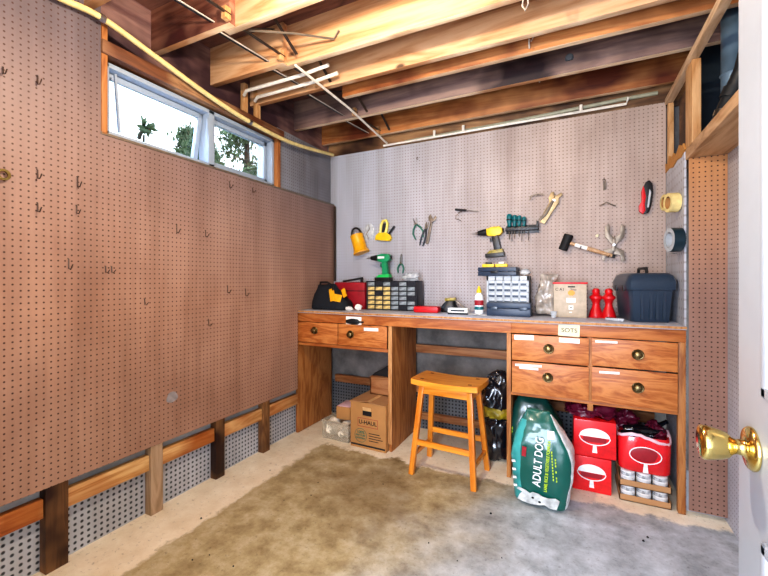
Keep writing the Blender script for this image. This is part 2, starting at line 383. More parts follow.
    def ell(s, c, r, rot=None, seg=16, amp=0, nsc=8, seed=0):
        b = bmesh.new(); bmesh.ops.create_uvsphere(b, u_segments=seg, v_segments=max(6, seg*2//3), radius=1)
        for v in b.verts:
            k = 1+amp*noise.noise(v.co*nsc/4+Vector((seed*3.1, 0, 0)))
            v.co = Vector((v.co.x*r[0]*k, v.co.y*r[1]*k, v.co.z*r[2]*k))
        b.transform(Matrix.Translation(c) @ rotm(rot)); s._merge(b); return s
    def loft(s, secs, n=24, amp=0, nsc=20, p=4, matf=None, dens=1):   # secs: (cx,cy,z,hx,hy) super-ellipse rings
        if dens > 1: secs = [tuple(a+(b_-a)*k/dens for a, b_ in zip(secs[i], secs[i+1])) for i in range(len(secs)-1) for k in range(dens)]+[secs[-1]]
        vs, fs = [], []
        for (cx, cy, z, hx, hy) in secs:
            for i in range(n):
                a = 2*math.pi*(i+.5)/n; c, d = math.cos(a), math.sin(a)
                k = (abs(c)**p+abs(d)**p)**(-1/p)
                v = Vector((cx+hx*c*k, cy+hy*d*k, z))
                if amp: v += noise.noise_vector(v*nsc)*amp+(noise.noise_vector(v*nsc*2.7)*amp*.5 if dens > 1 else Vector())
                vs.append(v)
        base = [s.bm.verts.new(v) for v in vs]
        for k in range(len(secs)-1):
            for i in range(n):
                f = s.bm.faces.new([base[j] for j in (k*n+i, k*n+(i+1) % n, (k+1)*n+(i+1) % n, (k+1)*n+i)])
                f.material_index = matf(i, k) if matf else s.mi
        s.bm.faces.new([base[i] for i in reversed(range(n))]); s.bm.faces.new([base[i] for i in range((len(secs)-1)*n, len(secs)*n)])
        return s
    def build(s, name, mat, parent=None, smooth=True, kind=None, ang=35):
        me = bpy.data.meshes.new(name); bmesh.ops.recalc_face_normals(s.bm, faces=s.bm.faces)
        s.bm.to_mesh(me); s.bm.free()
        for m in (mat if isinstance(mat, (list, tuple)) else [mat]): me.materials.append(M[m] if isinstance(m, str) else m)
        if smooth:
            me.polygons.foreach_set('use_smooth', [True]*len(me.polygons)); me.set_sharp_from_angle(angle=R(ang))
        o = bpy.data.objects.new(name, me); col.objects.link(o)
        if parent is not None: o.parent = parent
        if kind: o['kind'] = kind
        return o
def tag(o, label, cat, group=None):
    o['label'] = label; o['category'] = cat
    if group: o['group'] = group
    return o
def T(name, label, cat, loc=(0, 0, 0), rot=(0, 0, 0), group=None):
    o = bpy.data.objects.new(name, None); o.empty_display_size = .05; col.objects.link(o)
    o.location = loc; o.rotation_euler = [R(a) for a in rot]
    return tag(o, label, cat, group)
def dup(root, loc, rot=None, label=None):
    r = root.copy(); col.objects.link(r); r.location = loc
    if rot: r.rotation_euler = [R(a) for a in rot]
    if label: r['label'] = label
    for ch in list(root.children):
        c = ch.copy(); col.objects.link(c); c.parent = r
        for g in list(ch.children):
            d = g.copy(); col.objects.link(d); d.parent = c
    return r
def text(s, size, loc, rot, mat, parent, name='lettering', align='CENTER', sx=1, ext=.0004, bold=0):
    cu = bpy.data.curves.new('t', 'FONT'); cu.body = s; cu.size = size; cu.align_x = align; cu.align_y = 'CENTER'; cu.extrude = ext; cu.offset = bold
    o = bpy.data.objects.new('t', cu); col.objects.link(o); bpy.context.view_layer.update()
    me = bpy.data.meshes.new_from_object(o.evaluated_get(bpy.context.evaluated_depsgraph_get()))
    bpy.data.objects.remove(o); bpy.data.curves.remove(cu)
    me.transform(Matrix.Translation(loc) @ rotm(rot) @ Matrix.Scale(sx, 4, (1, 0, 0)))
    me.materials.clear(); me.materials.append(M[mat])
    q = bpy.data.objects.new(name, me); col.objects.link(q); q.parent = parent; return q
FR = (90, 0, 0)     # text facing -Y

# ================================================================== room shell
XL, YB = -2.0, 3.07
MB().bx(-2.35, 1.4, -1.6, 3.3, -.1, 0).build('floor', 'floor', kind='structure')
b = MB()      # outer left wall with the window opening  (X -2.1 .. -2.35)
WY0, WY1, WZ0, WZ1 = 1.10, 2.29, 1.95, 2.31
b.bx(-2.20, -2.10, -.25, WY0, 0, 2.74); b.bx(-2.20, -2.10, WY1, 3.3, 0, 2.74)
b.bx(-2.20, -2.10, WY0, WY1, 0, WZ0); b.bx(-2.20, -2.10, WY0, WY1, WZ1, 2.74)
b.build('wall_left', 'conc', kind='structure')
MB().bx(-2.10, 1.3, 3.12, 3.3, 0, 2.74).build('wall_back', 'concdark', kind='structure')
b = MB().bx(.715, .80, -.25, 2.62, 0, 1.90); b.bx(1.12, 1.3, -.25, 3.12, 1.90, 2.74); b.bx(.80, 1.12, -.25, 3.12, 1.80, 1.90); b.bx(.553, .80, 2.62, 3.12, 0, .02)
b.build('wall_right', 'peg_side', kind='structure')
b = MB().bx(-2.10, -.74, -.25, -.13, 0, 2.74); b.bx(.28, 1.12, -.25, -.13, 0, 2.74); b.bx(-.74, .28, -.25, -.13, 2.1, 2.74)
b.build('wall_front', 'plaster', kind='structure')
MB().bx(-2.20, 1.3, -.25, 3.3, 2.737, 2.80).build('ceiling', 'subfloor', kind='structure')
MB().bx(-9, -2.20, -4, 12, 1.5, 1.6).build('ground', 'soil', kind='structure')

# ---- pegboard panels
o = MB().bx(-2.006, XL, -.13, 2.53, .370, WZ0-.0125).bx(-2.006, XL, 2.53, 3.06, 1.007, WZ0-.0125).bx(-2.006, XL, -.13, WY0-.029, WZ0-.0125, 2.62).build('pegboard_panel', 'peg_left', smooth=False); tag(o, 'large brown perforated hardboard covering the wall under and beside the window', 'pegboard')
o = MB().bx(-2.046, -2.04, WY1+.04, 3.06, WZ0-.02, 2.42).build('pegboard_panel', 'peg_leftup'); tag(o, 'small perforated panel with bluish window light in its colour between window and room corner', 'pegboard')
o = MB().bx(-2.04, .540, YB-.006, YB, .93, 2.40).build('pegboard_panel', 'peg_back'); tag(o, 'pale perforated hardboard behind the workbench where the tools hang', 'pegboard')
o = MB().bx(.553, .713, 2.565, 2.571, .03, 1.895).build('pegboard_panel', 'peg_ret'); tag(o, 'narrow brown perforated panel beside the workbench drawers, reaching the floor', 'pegboard')
o = MB().bx(-2.05, XL+.004, WY0-.03, 3.06, WZ0-.012, WZ0).build('trim_1', 'steeldk', kind='structure')
o = MB().bx(-1.99, -1.975, 3.04, 3.062, 1.24, 1.93).build('trim_2', 'strap', kind='structure')
# partition beside the bench, torn at its top
poly = [(2.61, .02), (3.06, .02), (3.06, 1.99)]
zz = [(3.0, 1.965), (2.95, 2.0), (2.9, 1.96), (2.84, 1.985), (2.78, 1.955), (2.7, 1.99), (2.64, 1.965), (2.61, 1.97)]
mrot = Matrix(((0, 1, 0, 0), (1, 0, 0, 0), (0, 0, 1, 0), (0, 0, 0, 1)))
part = MB().prism(poly+zz, .010, y=.5465, m=mrot).build('partition_panel', 'peg_part', smooth=False)
tag(part, 'grey painted board at the bench end, torn along its top, with tape rolls hung on it', 'panel')
zt = [(3.06, 1.94), (3.06, 2.0)]+[(y, z+.02) for y, z in zz]+[(2.58, 1.95), (2.66, 1.93), (2.76, 1.94), (2.86, 1.925), (2.96, 1.945)]
MB().prism(zt, .008, y=.5405, m=mrot).build('torn_edge', 'torn', part, smooth=False)

# ---- low wall: membrane, rail, studs
o = MB().bx(-2.075, -2.06, -.13, 3.1, 0, .27).build('dimple_sheet', 'membrane'); tag(o, 'grey dimpled sheet low behind the wall studs beneath the brown hardboard', 'sheet')
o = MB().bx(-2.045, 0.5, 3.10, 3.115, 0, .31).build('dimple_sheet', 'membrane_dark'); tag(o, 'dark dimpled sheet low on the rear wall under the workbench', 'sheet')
pl = ['widest dark brown stud of the low wall, before the pale weathered one', 'grey weathered pale stud with dimpled sheet on both sides',
      'dark stained narrow stud halfway along the low wall', 'thin dark brown stud just before the workbench']
posts = [(.902, 'post', pl[0]), (1.352, 'post_pale', pl[1]), (1.770, 'post', pl[2]), (2.183, 'post', pl[3])]
ys = []
for i, (y, m, lb) in enumerate(posts):
    ys.append(y)
    if lb is None: continue
    o = MB().bx(-2.058, -2.008, y-(.042 if i == 0 else .034), y+(.042 if i == 0 else .034), 0, 1.9, .003).build('wall_stud', m); tag(o, lb, 'wall stud', 'wall studs under the brown hardboard')
b_l = ['orange cross rail ending at the widest dark stud, away from the bench', 'orange cross rail between the wide dark stud and the pale weathered stud',
       'cross rail between the pale weathered stud and the dark narrow stud', 'cross rail between the dark narrow stud and the thin stud by the bench', 'short cross rail running under the workbench end']
segs = [(.0, .859), (.945, 1.317), (1.387, 1.735), (1.805, 2.148), (2.218, 2.555)]
for (a, c), lb in zip(segs, b_l):
    o = MB().bx(-2.055, -2.018, a+.001, c-.001, .240, .322, .004).build('cross_rail', 'rail'); tag(o, lb, 'rail', 'cross rails between the studs')

MB().bx(-2.0755, -2.0605, -.13, 3.06, .272, .9).build('trim_3', 'conclight', kind='structure')
# ---- joists
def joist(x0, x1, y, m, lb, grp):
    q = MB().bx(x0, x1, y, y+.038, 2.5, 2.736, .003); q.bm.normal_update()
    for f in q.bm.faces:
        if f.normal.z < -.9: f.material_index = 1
    o = q.build('ceiling_joist', [m, 'junder_lit']); tag(o, lb, 'joist', grp)
gl, gr = 'joist lengths at the window side', 'long ceiling joists'
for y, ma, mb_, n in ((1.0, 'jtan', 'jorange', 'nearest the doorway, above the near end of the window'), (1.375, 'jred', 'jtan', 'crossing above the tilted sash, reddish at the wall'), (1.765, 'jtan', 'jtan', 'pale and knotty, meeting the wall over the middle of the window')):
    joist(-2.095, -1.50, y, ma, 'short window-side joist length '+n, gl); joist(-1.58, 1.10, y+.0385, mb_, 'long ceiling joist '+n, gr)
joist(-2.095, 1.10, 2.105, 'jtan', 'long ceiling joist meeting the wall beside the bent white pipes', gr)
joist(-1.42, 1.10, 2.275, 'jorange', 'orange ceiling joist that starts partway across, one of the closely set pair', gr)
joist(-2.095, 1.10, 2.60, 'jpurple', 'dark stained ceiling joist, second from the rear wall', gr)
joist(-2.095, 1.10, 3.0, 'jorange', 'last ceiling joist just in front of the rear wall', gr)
# wall top plate / header over window
o = MB().bx(-2.098, -1.985, WY0-.03, WY1+.06, WZ1+.01, WZ1+.075, .004).build('window_header', 'headw'); tag(o, 'rough brown timber beam lying right above the window', 'beam')
o = MB().bx(-2.099, -2.096, .3, 3.10, WZ1+.076, 2.736, .003).build('rim_board', 'rimred'); tag(o, 'reddish dark board above the window timber behind the cream pipe', 'board')
o = MB().bx(-2.09, 1.10, 3.102, 3.119, 2.38, 2.736, .002).build('rim_board', 'rimx'); tag(o, 'brown board closing the rear wall top behind the pipes', 'board')
# ---- window
w = T('window_1', 'white two-pane vinyl basement window, one sash tilted open', 'window', (-2.06, 0, 0)); w['kind'] = 'structure'
b = MB(); t = .024
y0, y1, z0, z1 = WY0+.002, WY1-.002, WZ0+.002, WZ1-.002
for a in ((y0, y1, z0, z0+t), (y0, y1, z1-t, z1), (y0, y0+t, z0, z1), (y1-t, y1, z0, z1), (1.70, 1.745, z0, z1)): b.bx(-.06, .03, a[0], a[1], a[2], a[3], .004)
b.build('frame', 'vinyl', w)
def sash(ya, yb, ang, nm_):
    r = bpy.data.objects.new(nm_, None); col.objects.link(r); r.parent = w; r.location = (-.03, 0, z1-t-.002); r.rotation_euler = (0, R(ang), 0)
    h = z1-z0-2*t-.006; q = MB(); s = .028
    for a in ((ya, yb, -h, -h+s), (ya, yb, -s, 0), (ya, ya+s, -h, 0), (yb-s, yb, -h, 0)): q.bx(-.018, .012, a[0], a[1], a[2], a[3], .003)
    fo = q.build('sash_frame', 'vinyl', r)
    MB().bx(-.006, -.003, ya+s, yb-s, -h+s, -s).build('glass_pane', 'glass', r)
sash(y0+t+.003, 1.697, 10, 'sash'); sash(1.748, y1-t-.003, 0, 'sash')
q = MB(); q.bar((.03, y0+t+.025, z1-.045), (.004, y0+t+.06, z0+.04), .010, .012); q.bar((.03, 1.69, z1-.06), (.0, 1.72, z0+.05), .010, .012); q.build('stay_arm', 'vinyl', w)
o = MB().bx(-2.098, -1.996, WY0-.028, WY0-.001, WZ0-.01, 2.46, .003).build('window_jamb', 'post_or'); tag(o, 'orange wooden jamb at the near end of the window', 'jamb')
o = MB().bx(-2.098, -2.0, WY1+.003, WY1+.035, WZ0-.01, 2.36, .003).build('window_jamb', 'post_or'); tag(o, 'orange wooden jamb at the far end of the window', 'jamb')

# ---- trees outside
def tree(label, base, h, spread, nleaf, mleaf, seed, conifer=True):
    rr = random.Random(seed); t = T('garden_tree' if conifer else 'garden_shrub', label, 'tree' if conifer else 'shrub', base)
    b = MB(); b.tube([(0, 0, -.1), (.05, 0, h*.4), (0, .05, h)], [.07*spread, .05*spread, .01], 8)
    br = []
    for i in range(34 if conifer else 9):
        z = h*rr.uniform(.18, .97); a = rr.uniform(0, 6.28); L = spread*(1.05-z/h*.8 if conifer else .7)*rr.uniform(.6, 1.1)
        e = Vector((math.cos(a)*L, math.sin(a)*L, z+rr.uniform(-.1, .3)*L)); mid = e*.5+Vector((0, 0, z*.5+.06*L)); mid.z = (z+e.z)/2+.08
        b.tube([(0, 0, z), mid, e], [.02, .012, .004], 5); br.append((Vector((0, 0, z)), mid, e))
    b.build('trunk', 'bark', t)
    f = MB()
    for i in range(nleaf):
        p0, p1, p2 = rr.choice(br); u = rr.uniform(.25, 1.05); p = p0.lerp(p1, u*2) if u < .5 else p1.lerp(p2, u*2-1)
        p = p+Vector([rr.gauss(0, .06*spread) for _ in range(3)]); s_ = rr.uniform(.03, .07) if conifer else rr.uniform(.05, .08)
        q = Euler((rr.uniform(0, 6), rr.uniform(0, 6), rr.uniform(0, 6))).to_matrix()
        f._new([p+q @ Vector(v)*s_ for v in ((-1, 0, 0), (0, -.45, .1), (1.3, 0, 0), (0, .45, .1))], [(0, 1, 2, 3)])
    f.build('foliage', mleaf, t, smooth=False)
tree('dark conifer seen through the middle of the window', (-6.3, 4.9, 1.6), 2.45, 1.05, 5000, 'leaf', 3)
tree('bare branched tree seen through the far window pane', (-6.9, 6.8, 1.6), 4.3, 1.8, 5200, 'leaf', 5)
tree('yellow-green tree low in the far window pane', (-4.7, 4.5, 1.6), 1.2, .6, 800, 'leafy', 8)
tree('small broad-leaved shrub outside the tilted sash', (-4.0, 2.50, 1.6), 1.15, .40, 90, 'leaf', 11, False)

# ================================================================== ceiling pipes
pts = []
for u, v in ((30, -20), (60, -2), (102, 18), (156, 57), (208, 95), (250, 122), (292, 143), (333, 155)):
    y, z = PX(u, v, -1.955); pts.append((-1.955, y, z))
def smooth(P, n=6):
    P = [Vector(p) for p in P]; out = []
    for i in range(len(P)-1):
        a, b_, c, d_ = P[max(i-1, 0)], P[i], P[i+1], P[min(i+2, len(P)-1)]
        for k in range(n):
            u = k/n; out.append(.5*((2*b_)+(c-a)*u+(2*a-5*b_+4*c-d_)*u*u+(3*b_-a-3*c+d_)*u**3))
    return out+[P[-1]]
t = T('cream_pipe', 'bowed cream plastic pipe running above the window to the corner', 'pipe')
MB().tube(smooth(pts), .014, 12).build('pipe_run', 'pipey', t)
for k in (2, 5): 
    p = Vector(pts[k]); MB().tube([p+Vector((0, -.012, 0)), p+Vector((0, .012, 0))], .0175, 10).build('clamp', 'steel', t)
o = MB().tube([(-1.44, 1.80, 2.488), (-1.445, 2.4, 2.482), (-1.445, 3.04, 2.43)], .008, 8).build('white_pipe', 'pipew'); tag(o, 'thin white pipe slung crosswise below the rear joists', 'pipe')
o = MB().tube([(-2.0, 1.96, 2.50), (-1.95, 1.93, 2.505), (-1.5, 1.93, 2.505), (-1.3, 1.93, 2.52)], .011, 8).build('white_pipe', 'pipew'); tag(o, 'bent white pipe between joists above the window, nearer of two', 'pipe')
o = MB().tube([(-2.0, 2.06, 2.50), (-1.95, 2.03, 2.505), (-1.5, 2.03, 2.505), (-1.3, 2.03, 2.52)], .011, 8).build('white_pipe', 'pipew'); tag(o, 'bent white pipe between joists above the window, farther of two', 'pipe')
for k, y in enumerate((1.98, 2.10)):
    o = MB().bx(-2.055, -2.02, y, y+.035, 2.40, 2.60, .003).build('wood_cleat', 'framewoodz'); tag(o, ['nearer', 'farther'][k]+' short upright cleat on the board over the window, below the bent pipes', 'cleat')
bays = ((.70, 1.0, 'in the bay nearest the doorway'), (1.04, 1.373, 'in the bay over the tilted sash'), (1.414, 1.763, 'between the reddish and the pale knotty joist'), (1.804, 2.103, 'above the bent white pipes'), (2.15, 2.598, 'in the bay of the closely set pair'), (2.64, 2.998, 'in the last bay before the rear wall'))
for k, (ya, yb, lb) in enumerate(bays):
    br = T('joist_bridging', 'pair of thin metal struts between joists '+lb, 'bridging', group='struts between the joists')
    MB().bar((-1.615, ya, 2.506), (-1.615, yb, 2.535), .024, .004).build('strut', 'iron', br); MB().bar((-1.600, ya, 2.500), (-1.600, yb, 2.529), .006, .004).build('pale_flange', 'wire', br); MB().bar((-1.49, ya, 2.506), (-1.49, yb, 2.530), .018, .004).build('strut', 'strap', br)
    if k > 1: MB().bar((-1.57, ya, 2.52), (-1.57, yb, 2.71), .018, .003).build('strut', 'iron', br); MB().bar((-1.40, ya, 2.70), (-1.40, yb, 2.52), .018, .003).build('strut', 'strap', br)
    MB().bx(-1.515, -1.485, yb-.035, yb-.001, 2.502, 2.56, .003).build('block', 'framewoodz', br)
o = MB().tube([(-1.62, 1.40, 2.52), (-1.3, 1.62, 2.53), (-1.17, 1.79, 2.56), (-1.14, 1.792, 2.6)], .006, 6).build('joist_cable', 'steeldk'); tag(o, 'short dark cable crossing between the two pale joists', 'cable')
o = MB()
pts = [(-1.48, 3.045, 2.415), (.32, 3.045, 2.425), (.33, 3.045, 2.465)]
t = T('white_pipe', 'long thin white pipe along the top edge of the rear hardboard', 'pipe'); MB().tube(pts, .009, 8).build('pipe_run', 'pipew', t)
for x in (-1.02, -.78, 0.05): MB().tube([(x, 3.045, 2.42), (x, 3.045, 2.47)], .011, 8).build('riser', 'pipew', t)
o = MB().tube([(-1.3, 3.09, 2.435), (-.4, 3.085, 2.45), (.3, 3.085, 2.475), (.5, 3.085, 2.478)], .013, 8).build('grey_pipe', 'pipeg'); tag(o, 'grey-green conduit lying behind the white pipe on the rear wall top', 'pipe')
wires = [(525, 5, 1.84, 'upper hanging loop of white cable under the orange joist'), (531, 36, 2.24, 'middle short loop of pale cable on a joist underside'), (541, 65, 2.65, 'lower pale cable staple on the dark joist')]
for u, v, y, lb in wires:
    x, z = PY(u, v, y-.02); z = max(z, 2.47)
    o = MB().tube([(x-.01, y, 2.50), (x-.012, y-.01, z), (x, y-.02, z-.03), (x+.012, y-.01, z), (x+.01, y-.005, 2.56)], .004, 6).build('cable_loop', 'wire'); tag(o, lb, 'cable')
# ceiling stain pipe bit in far bay
o = MB().cyl((-.02, 2.64, 2.60), (-.02, 2.595, 2.585), .024).cyl((-.02, 2.61, 2.59), (-.02, 2.56, 2.57), .016).build('pipe_stub', 'iron'); tag(o, 'small black pipe stub poking out of the dark joist', 'pipe')

# ================================================================== framed soffit at the top of the bench end
t = T('soffit_frame', 'open timber frame box above the bench end with ducts inside', 'soffit frame')
MB().bar((.562, .9, 2.394), (.552, 3.05, 2.394), .040, .038, .003).build('top_rail', 'framepale', t)
MB().bx(.545, .583, 2.47, 2.60, 1.951, 2.374, .003).build('post', 'framewoodz', t)
MB().bx(.545, .575, 3.02, 3.06, 2.0, 2.374, .003).build('post', 'framewoodz', t)
MB().bx(.545, .57, .9, 2.60, 1.895, 1.95, .003).build('bottom_rail', 'framewood', t)
MB().bx(.571, .80, .9, 2.60, 1.897, 1.912, .002).build('shelf_board', 'framewood', t)
MB().bx(.59, .605, 2.66, 2.96, 1.9, 2.36, .002).build('infill_board', 'rimx', t)
o = MB().bx(.655, .79, 2.93, 2.96, 1.915, 2.73).build('metal_sheet', 'ductdk'); tag(o, 'dark blue sheet metal panel inside the timber soffit', 'panel')
o = MB().lathe([(.05, 0), (.05, .12), (.056, .13), (.05, .14), (.05, .33), (.056, .34), (.05, .35), (.05, .82)], (.705, 2.45, 1.913), seg=20).build('flue_pipe', 'duct'); tag(o, 'silver flue pipe standing inside the timber soffit', 'duct')
t = T('drain_pipe', 'black jointed drain pipe sloping in front of the silver flue', 'pipe')
MB().tube([(.60, 2.34, 1.95), (.635, 2.35, 2.03), (.665, 2.345, 2.12), (.70, 2.32, 2.22), (.715, 2.28, 2.34), (.72, 2.24, 2.49)], .033, 12).build('pipe_run', 'iron', t)
MB().tube([(.66, 2.346, 2.10), (.675, 2.34, 2.145)], .042, 12).build('collar', 'iron', t); MB().tube([(.635, 2.35, 2.02), (.642, 2.35, 2.045)], .040, 12).build('collar', 'steel', t)

# ================================================================== door
d = T('door_1', 'white panelled door opened into the room with brass knob', 'door', (.2285, .777, 0)); d['kind'] = 'structure'
b = MB().bx(0, .035, -.90, 0, .012, 2.05, .002)
b.build('door_leaf', 'white', d)
b = MB()
for (ya, yb) in ((-.42, -.096), (-.82, -.52)):
    for (za, zb) in ((.20, .905), (1.095, 1.72), (1.80, 1.96)):
        f_ = .016
        for a in ((ya, yb, za, za+f_), (ya, yb, zb-f_, zb), (ya, ya+f_, za, zb), (yb-f_, yb, za, zb)): b.bx(-.006, .001, a[0], a[1], a[2], a[3], .003)
        b.bx(-.003, .001, ya+.05, yb-.05, za+.05, zb-.05, .002)
b.build('panel_moulding', 'white', d)
k = MB().lathe([(a*.9, z*.84) for a, z in [(.0335, 0), (.034, .003), (.031, .007), (.018, .010), (.0125, .013), (.0115, .022), (.014, .028), (.020, .034), (.0235, .044), (.0265, .058), (.0275, .066), (.026, .070), (.022, .0715)]], (-.0005, -.056, 1.012), (0, -90, 0), seg=40).build('door_knob', 'brass', d, ang=60)

# ================================================================== workbench
BY0 = 2.56; BX1 = .540
wb = T('workbench', 'long built-in wooden workbench with worn grey top and six drawers', 'workbench', (0, 0, 0))
MB().bx(-2.045, BX1, 2.545, 3.06, .985, 1.005, .003).build('worktop', 'benchtop', wb)
MB().bx(-2.045, BX1, 2.538, 2.545, .990, 1.0035, .002).build('top_edging', 'benchedge', wb)
MB().bx(-2.043, -.35, BY0, BY0+.02, .915, .984, .002).build('apron', 'bench', wb)
MB().bx(-.35, BX1, BY0, BY0+.02, .918, .984, .002).build('apron', 'bench', wb)
MB().bx(-2.043, -2.02, BY0, 3.05, .003, .914, .002).build('side_panel', 'benchz', wb)
MB().bx(-1.20, -1.18, BY0+.005, 3.05, .003, .914, .002).build('divider_panel', 'benchz', wb)
MB().bx(-1.205, -1.175, BY0-.004, BY0+.004, .06, .914, .001).build('divider_edging', 'benchedge', wb)
MB().bx(-.378, -.352, BY0, 3.05, .003, .914, .002).build('divider_panel', 'benchz', wb)
MB().bx(.506, BX1-.001, BY0, 2.60, .003, .917, .002).build('leg_board', 'benchz', wb)
MB().bx(-2.018, -1.21, BY0, BY0+.03, .722, .748, .002).build('drawer_rail', 'bench', wb)
MB().bx(-.351, .505, BY0, BY0+.03, .528, .546, .002).build('drawer_rail', 'bench', wb)
MB().bx(.075, .105, BY0+.002, BY0+.022, .49, .917, .002).build('centre_stile', 'benchz', wb)
MB().bx(-2.018, -1.21, 2.60, 3.04, .74, .748).build('drawer_bay_floor', 'bench', wb)
MB().bx(-.35, .49, 2.60, 3.04, .54, .546).build('drawer_bay_floor', 'bench', wb)
MB().bx(-1.17, -.38, 3.01, 3.05, .655, .72, .003).build('rear_rail', 'railx', wb)
def drawer(x0, x1, z0, z1, ku, kz, tags, mat='bench2'):
    f = MB().bx(x0, x1, BY0-.014, BY0, z0, z1, .003).build('drawer', mat, wb)
    MB().lathe([(.012, 0), (.012, .006), (.0, .006)], (ku, BY0-.014, kz), (90, 0, 0), 20).build('knob_stem', 'brassdark', f)
    MB().lathe([(.029, 0), (.030, .004), (.026, .008), (.016, .006), (.014, .014), (.019, .022), (.019, .028), (.012, .032)], (ku, BY0-.014, kz), (90, 0, 0), 24).build('knob', 'brassdark', f)
    for (ta, tb, tz, th_) in tags:
        MB().box(((ta+tb)/2, BY0-.0150, tz), (tb-ta, .0015, th_), (0, rnd.uniform(-2, 2), 0)).build('tape_label', 'paper', f)
drawer(-2.012, -1.632, .752, .912, -1.845, .850, [])
drawer(-1.625, -1.212, .752, .912, -1.515, .838, [(-1.40, -1.28, .885, .024)])
drawer(-.345, .083, .752, .912, -.132, .835, [(-.33, -.215, .895, .030), (-.075, .035, .893, .028)])
drawer(-.345, .083, .549, .744, -.137, .662, [(-.325, -.17, .724, .014), (-.30, -.19, .707, .014)])
drawer(.097, .502, .757, .914, .322, .838, [(.115, .225, .898, .012)])
drawer(.097, .502, .549, .749, .322, .655, [(.135, .235, .725, .014)])
# note and opener plate fixed to the apron
t = T('paper_note', 'cream paper note with handwritten figures on the bench front edge', 'note', (-.022, BY0-.001, .951))
MB().box((0, -.001, 0), (.115, .002, .07), (0, 1.5, 0)).build('card', 'cream', t); text('SOTS', .034, (0.002, -.0027, 0), FR, 'ink', t, sx=1.1)
t = T('bottle_opener', 'white card with black cast bottle opener on the bench front', 'bottle opener', (-1.495, BY0-.001, .935))
MB().box((0, -.001, 0), (.135, .002, .075)).build('card', 'paper', t)
MB().lathe([(.012, 0), (.016, .02), (.022, .05), (.020, .10), (.008, .115)], (-.062, -.010, 0), (0, 90, 0), 14, sx=1.0, sy=.45).build('opener_body', 'black', t)
MB().box((.065, -.010, 0), (.05, .008, .012), None, .003).build('opener_tip', 'black', t)

# ================================================================== stool
st = T('stool', 'honey coloured wooden saddle stool standing before the knee space', 'stool', (-.722, 2.475, 0), (0, 0, -4))
H = .61
b = MB(); nx, ny = 16, 6; W_, D_ = .226, .135
vs = []; fs = []
for lay in (0, 1):
    for i in range(nx+1):
        for j in range(ny+1):
            x = -W_+2*W_*i/nx; y = -D_+2*D_*j/ny
            zt = H-.010+.010*(x/W_)**2
            vs.append((x*(1-.03*(abs(y)/D_)**4), y*(1-.04*(abs(x)/W_)**6), zt if lay else zt-.034))
n_ = (nx+1)*(ny+1); I = lambda l, i, j: l*n_+i*(ny+1)+j
for i in range(nx):
    for j in range(ny):
        fs.append((I(1, i, j), I(1, i+1, j), I(1, i+1, j+1), I(1, i, j+1))); fs.append((I(0, i, j), I(0, i, j+1), I(0, i+1, j+1), I(0, i+1, j)))
for i in range(nx):
    fs.append((I(0, i, 0), I(0, i+1, 0), I(1, i+1, 0), I(1, i, 0))); fs.append((I(0, i, ny), I(1, i, ny), I(1, i+1, ny), I(0, i+1, ny)))
for j in range(ny):
    fs.append((I(0, 0, j), I(1, 0, j), I(1, 0, j+1), I(0, 0, j+1))); fs.append((I(0, nx, j), I(0, nx, j+1), I(1, nx, j+1), I(1, nx, j)))
b._new(vs, fs); b.build('seat', 'stool', st)
tops = {}
for sx in (-1, 1):
    for sy in (-1, 1):
        p1 = Vector((sx*.160, sy*.085, H-.052)); p0 = Vector((sx*.205, sy*.15, 0)); tops[sx, sy] = (p0, p1)
        bb = MB().bar(p0, p1, .034, .030, .003, up=(0, 1, 0)); bb.build('leg', 'stoolz', st)
        MB().box((sx*.160, sy*.085, H-.0045), (.022, .014, .004)).build('tenon', 'tenon', st)
def at(sx, sy, z):
    p0, p1 = tops[sx, sy]; return p0.lerp(p1, z/p1.z)
def stretch(a, c, z, h=.026): MB().bar(at(*a, z), at(*c, z), .018, h, .002).build('stretcher', 'stool', st)
stretch((-1, -1), (1, -1), .205, .034); stretch((-1, 1), (1, 1), .205, .034)
stretch((-1, -1), (-1, 1), .125); stretch((1, -1), (1, 1), .125)
stretch((-1, -1), (1, -1), .535, .045); stretch((-1, 1), (1, 1), .535, .045); stretch((-1, -1), (-1, 1), .535, .045); stretch((1, -1), (1, 1), .535, .045)

# ================================================================== under the bench: near the low wall
b = MB().box((0, 0, .0), (1, 1, 1)); b.bm.free(); b = MB()
t = T('moving_box', 'brown cardboard moving box with printed lettering and dark hand hole', 'moving box', (-1.362, 2.535, 0), (0, 0, -2))
b.bx(-.15, .15, 0, .36, .001, .34, .003); b.build('carton', 'card', t)
MB().box((-.08, .17, .347), (.15, .36, .004), (0, -5, 0)).build('top_flap', 'cardlt', t); MB().box((.075, .17, .345), (.13, .36, .004), (0, 4, 0)).build('top_flap', 'cardlt', t)
MB().box((0, .18, .353), (.05, .35, .0015)).build('packing_tape', 'tape', t)
MB().box((-.005, -.001, .265), (.075, .004, .036), None, .001).build('hand_hole', 'blackrub', t)
MB().box((-.005, -.004, .295), (.07, .003, .03), (12, 0, 0)).build('hand_flap', 'tape', t)
text('U-HAUL', .042, (0, -.0015, .195), FR, 'ink', t, bold=.0006)
b = MB()
for (x0, x1, z0, z1) in ((-.085, .085, .224, .2265), (-.085, .085, .163, .1655), (-.085, -.0825, .163, .2265), (.0825, .085, .163, .2265)): b.bx(x0, x1, -.0016, -.0006, z0, z1)
b.build('logo_border', 'redbox', t)
MB().ring((-.06, -.0012, .095), .052, .049, .001, (90, 0, 0)).build('round_mark', 'greendk', t)
text('100%', .030, (-.06, -.0015, .118), FR, 'greendk', t, bold=.0006); text('RECYCLED', .0165, (-.06, -.0015, .095), FR, 'greendk', t, bold=.0006); text('CONTENT', .0165, (-.06, -.0015, .074), FR, 'greendk', t, bold=.0006)
b = MB()
